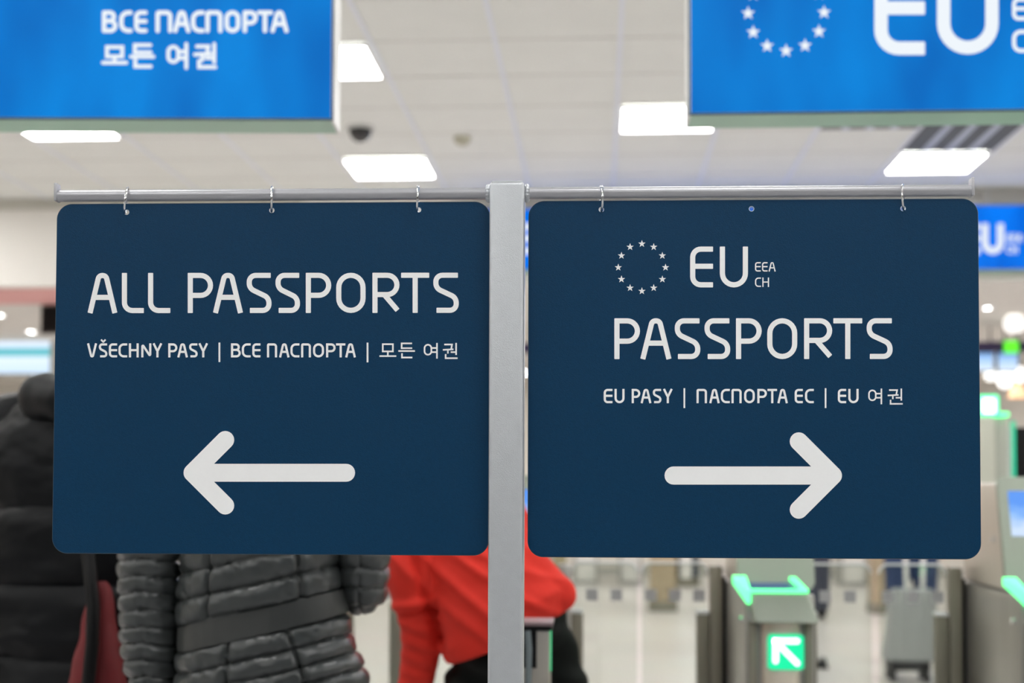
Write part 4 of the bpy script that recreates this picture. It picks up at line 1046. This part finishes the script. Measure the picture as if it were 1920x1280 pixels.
t = Thing('hanging_monitor', 'black monitor hanging from the low ceiling beside the edge of the ALL PASSPORTS board', 'monitor', ((x0 + x1) / 2, YM, z0))
b = nb(); box(b, x0, x1, YM, YM + .08, z0, z1, .008); t.part('casing', b, mat('brown_black', (.022, .010, .009), .4, noise_amt=.1))
b = nb(); box(b, x0 + .015, x1 - .015, YM - .002, YM + .001, z0 + .015, z1 - .015); t.part('screen', b, M_black)
b = nb(); tube(b, [((x0 + x1) / 2, YM + .04, z1), ((x0 + x1) / 2, YM + .04, LOWC)], .018, 12); t.part('hanger', b, M_gframe)
# counters beyond the gates, right of the EU board and in the gap beside the post
YC = 13.0; zt, zb = PZ(640, YC, 1870), PZ(658, YC, 1870)
t = Thing('fascia_sign', 'long dark purple fascia band with a green sign over the far counters', 'fascia', (PX(1450, YC), YC, zb))
b = nb(); box(b, PX(975, YC), PX(2050, YC), YC, YC + .12, zb, zt); t.part('band', b, mat('dark_purple', (.035, .022, .085), .5, noise_amt=.1))
b = nb(); box(b, PX(1885, YC), PX(1911, YC), YC - .02, YC, zb - .02, zt + .005); t.part('green_sign', b, glow('green_sign', (.10, .72, .02), 1.0))
for px in (1100, 1500, 1960):
    b = nb(); tube(b, [(PX(px, YC), YC + .06, zt), (PX(px, YC), YC + .06, LOWC)], .02, 10); t.part('hanger', b, M_gframe)
M_cs = screen_mat('counter_screen', [(0, (.80, .90, 1)), (.55, (.45, .68, 1)), (.8, (.30, .55, .95)), (.9, (.10, .22, .5)), (1, (.35, .6, 1))], 1.05)
for px0, px1, lb in ((1832, 1867, 'bright blue counter screen under the purple fascia, touching the EU board'), (1873, 1913, 'bright blue counter screen under the green sign on the purple fascia')):
    x0, x1 = PX(px0, YC), PX(px1, YC); z0, z1 = PZ(697, YC, 1870), PZ(660, YC, 1870)
    t = Thing('counter_screen', lb, 'screen', ((x0 + x1) / 2, YC, z0), 'counter screens')
    b = nb(); box(b, x0, x1, YC + .02, YC + .09, z0, zb - .001, .004); t.part('casing', b, M_black)
    b = nb(); box(b, x0 + .006, x1 - .006, YC + .014, YC + .021, z0 + .008, z1 - .004); t.part('screen', b, M_cs)
M_glob = glow('lamp_globe', (1, .98, .94), 1.8)
for px, py, r, lb in ((1857, 702, 10, 'small white globe lamp under the first blue counter screen'), (1884, 711, 14, 'large white globe lamp under the second blue counter screen'), (1913, 702, 12, 'white globe lamp at the picture edge above the orange shade')):
    p = P(px, py, 13.4); rr = r * 13.4 / FPX
    t = Thing('globe_lamp', lb, 'lamp', p, 'globe lamps over the counters')
    b = nb(); ball(b, p, rr, 1, 1, 1.2); t.part('globe', b, M_glob)
    b = nb(); tube(b, [p + Vector((0, 0, rr)), Vector((p.x, p.y, LOWC))], .008, 8); t.part('cord', b, M_black)
p = P(1908, 733, 13.5)
t = Thing('shade_lamp', 'pale orange lamp shade at the picture edge below the globe lamps', 'lamp', p)
b = nb(); lathe(b, p, [(.10, -.05), (.09, -.06), (.05, .05), (.02, .06)], 20); t.part('shade', b, glow('orange_shade', (.95, .62, .36), .9))
b = nb(); tube(b, [p + Vector((0, 0, .05)), Vector((p.x, p.y, LOWC))], .006, 8); t.part('cord', b, M_black)
p = P(1902, 600, 12.4); c = Vector((p.x, 12.4, LOWC))
t = Thing('pendant_dome', 'white dome lamp under the low ceiling at the picture edge, below the far EU lettering', 'lamp', c)
b = nb(); lathe(b, c, [(.05, 0), (.085, -.04), (.09, -.09), (.07, -.14), (.02, -.16)], 24); t.part('dome', b, glow('dome_white', (1, .98, .95), .95))
b = nb(); lathe(b, c, [(.03, -.155), (.028, -.18), (.01, -.185)], 16); t.part('finial', b, M_gframe)
x0, x1 = PX(1846, 14.6), PX(1990, 14.6)
b = nb(); box(b, x0, x1, 14.6, 14.66, PZ(637, 14.6, 1870), PZ(607, 14.6, 1870), .004)
single('light_panel', b, glow('white_panel', (.88, .88, .96), .85), 'plain white lit panel above the purple fascia', 'light panel', ((x0 + x1) / 2, 14.6, PZ(637, 14.6, 1870)))
# tall gate unit with lit square sign, further down the lane
YT = 7.0; tx = lambda px: PX(px, YT); tz = lambda py: PZ(py, YT, 1860)
t = Thing('tall_gate', 'tall pale gate unit with a glowing green-rimmed square, past the edge of the EU board', 'gate', (tx(1862), YT, 0))
b = nb(); box(b, tx(1836), tx(1868), YT, YT + .25, 0, tz(783), .008); t.part('column', b, mat('pale_green_steel', (.52, .53, .45), .4, metal=.3, noise_amt=.06, noise_scale=20, stretch=(1, 1, .1)))
b = nb(); box(b, tx(1869), tx(1893), YT + .02, YT + .25, 0, tz(781), .008); t.part('column', b, mat('grey_green_steel', (.40, .42, .36), .4, metal=.3, noise_amt=.06, noise_scale=20, stretch=(1, 1, .1)))
b = nb(); slab2d(b, rrect(tx(1836), tx(1874), tz(780), tz(740), .012, 5), [], lambda a, c, d: (a, YT - .004 + d, c), .03); q = t.part('sign_rim', b, glow('green_rim', (.03, .80, .33), 1.3))
b = nb(); slab2d(b, rrect(tx(1842), tx(1868), tz(775), tz(746), .008, 5), [], lambda a, c, d: (a, YT - .007 + d, c), .003); t.part('sign_face', b, glow('white_face', (1, .97, 1), 1.6), q)
b = nb(); box(b, tx(1875), tx(1893), YT - .003, YT + .1, tz(780), tz(773)); t.part('light_strip', b, M_green)
b = nb(); box(b, tx(1905), tx(1911), YT + .05, YT + .09, tz(905), tz(788), .003); t.part('side_light', b, glow('teal_led', (.02, .45, .26), .8))
b = nb(); box(b, tx(1894), tx(1905), YT + .06, YT + .2, 0, tz(800), .004); t.part('glass_fin', b, mat('pale_fin', (.62, .68, .63), .3, noise_amt=.04))
b = nb(); box(b, tx(1911.5), tx(1990), YT + .05, YT + .25, 0, tz(800), .006); t.part('dark_door', b, M_black)
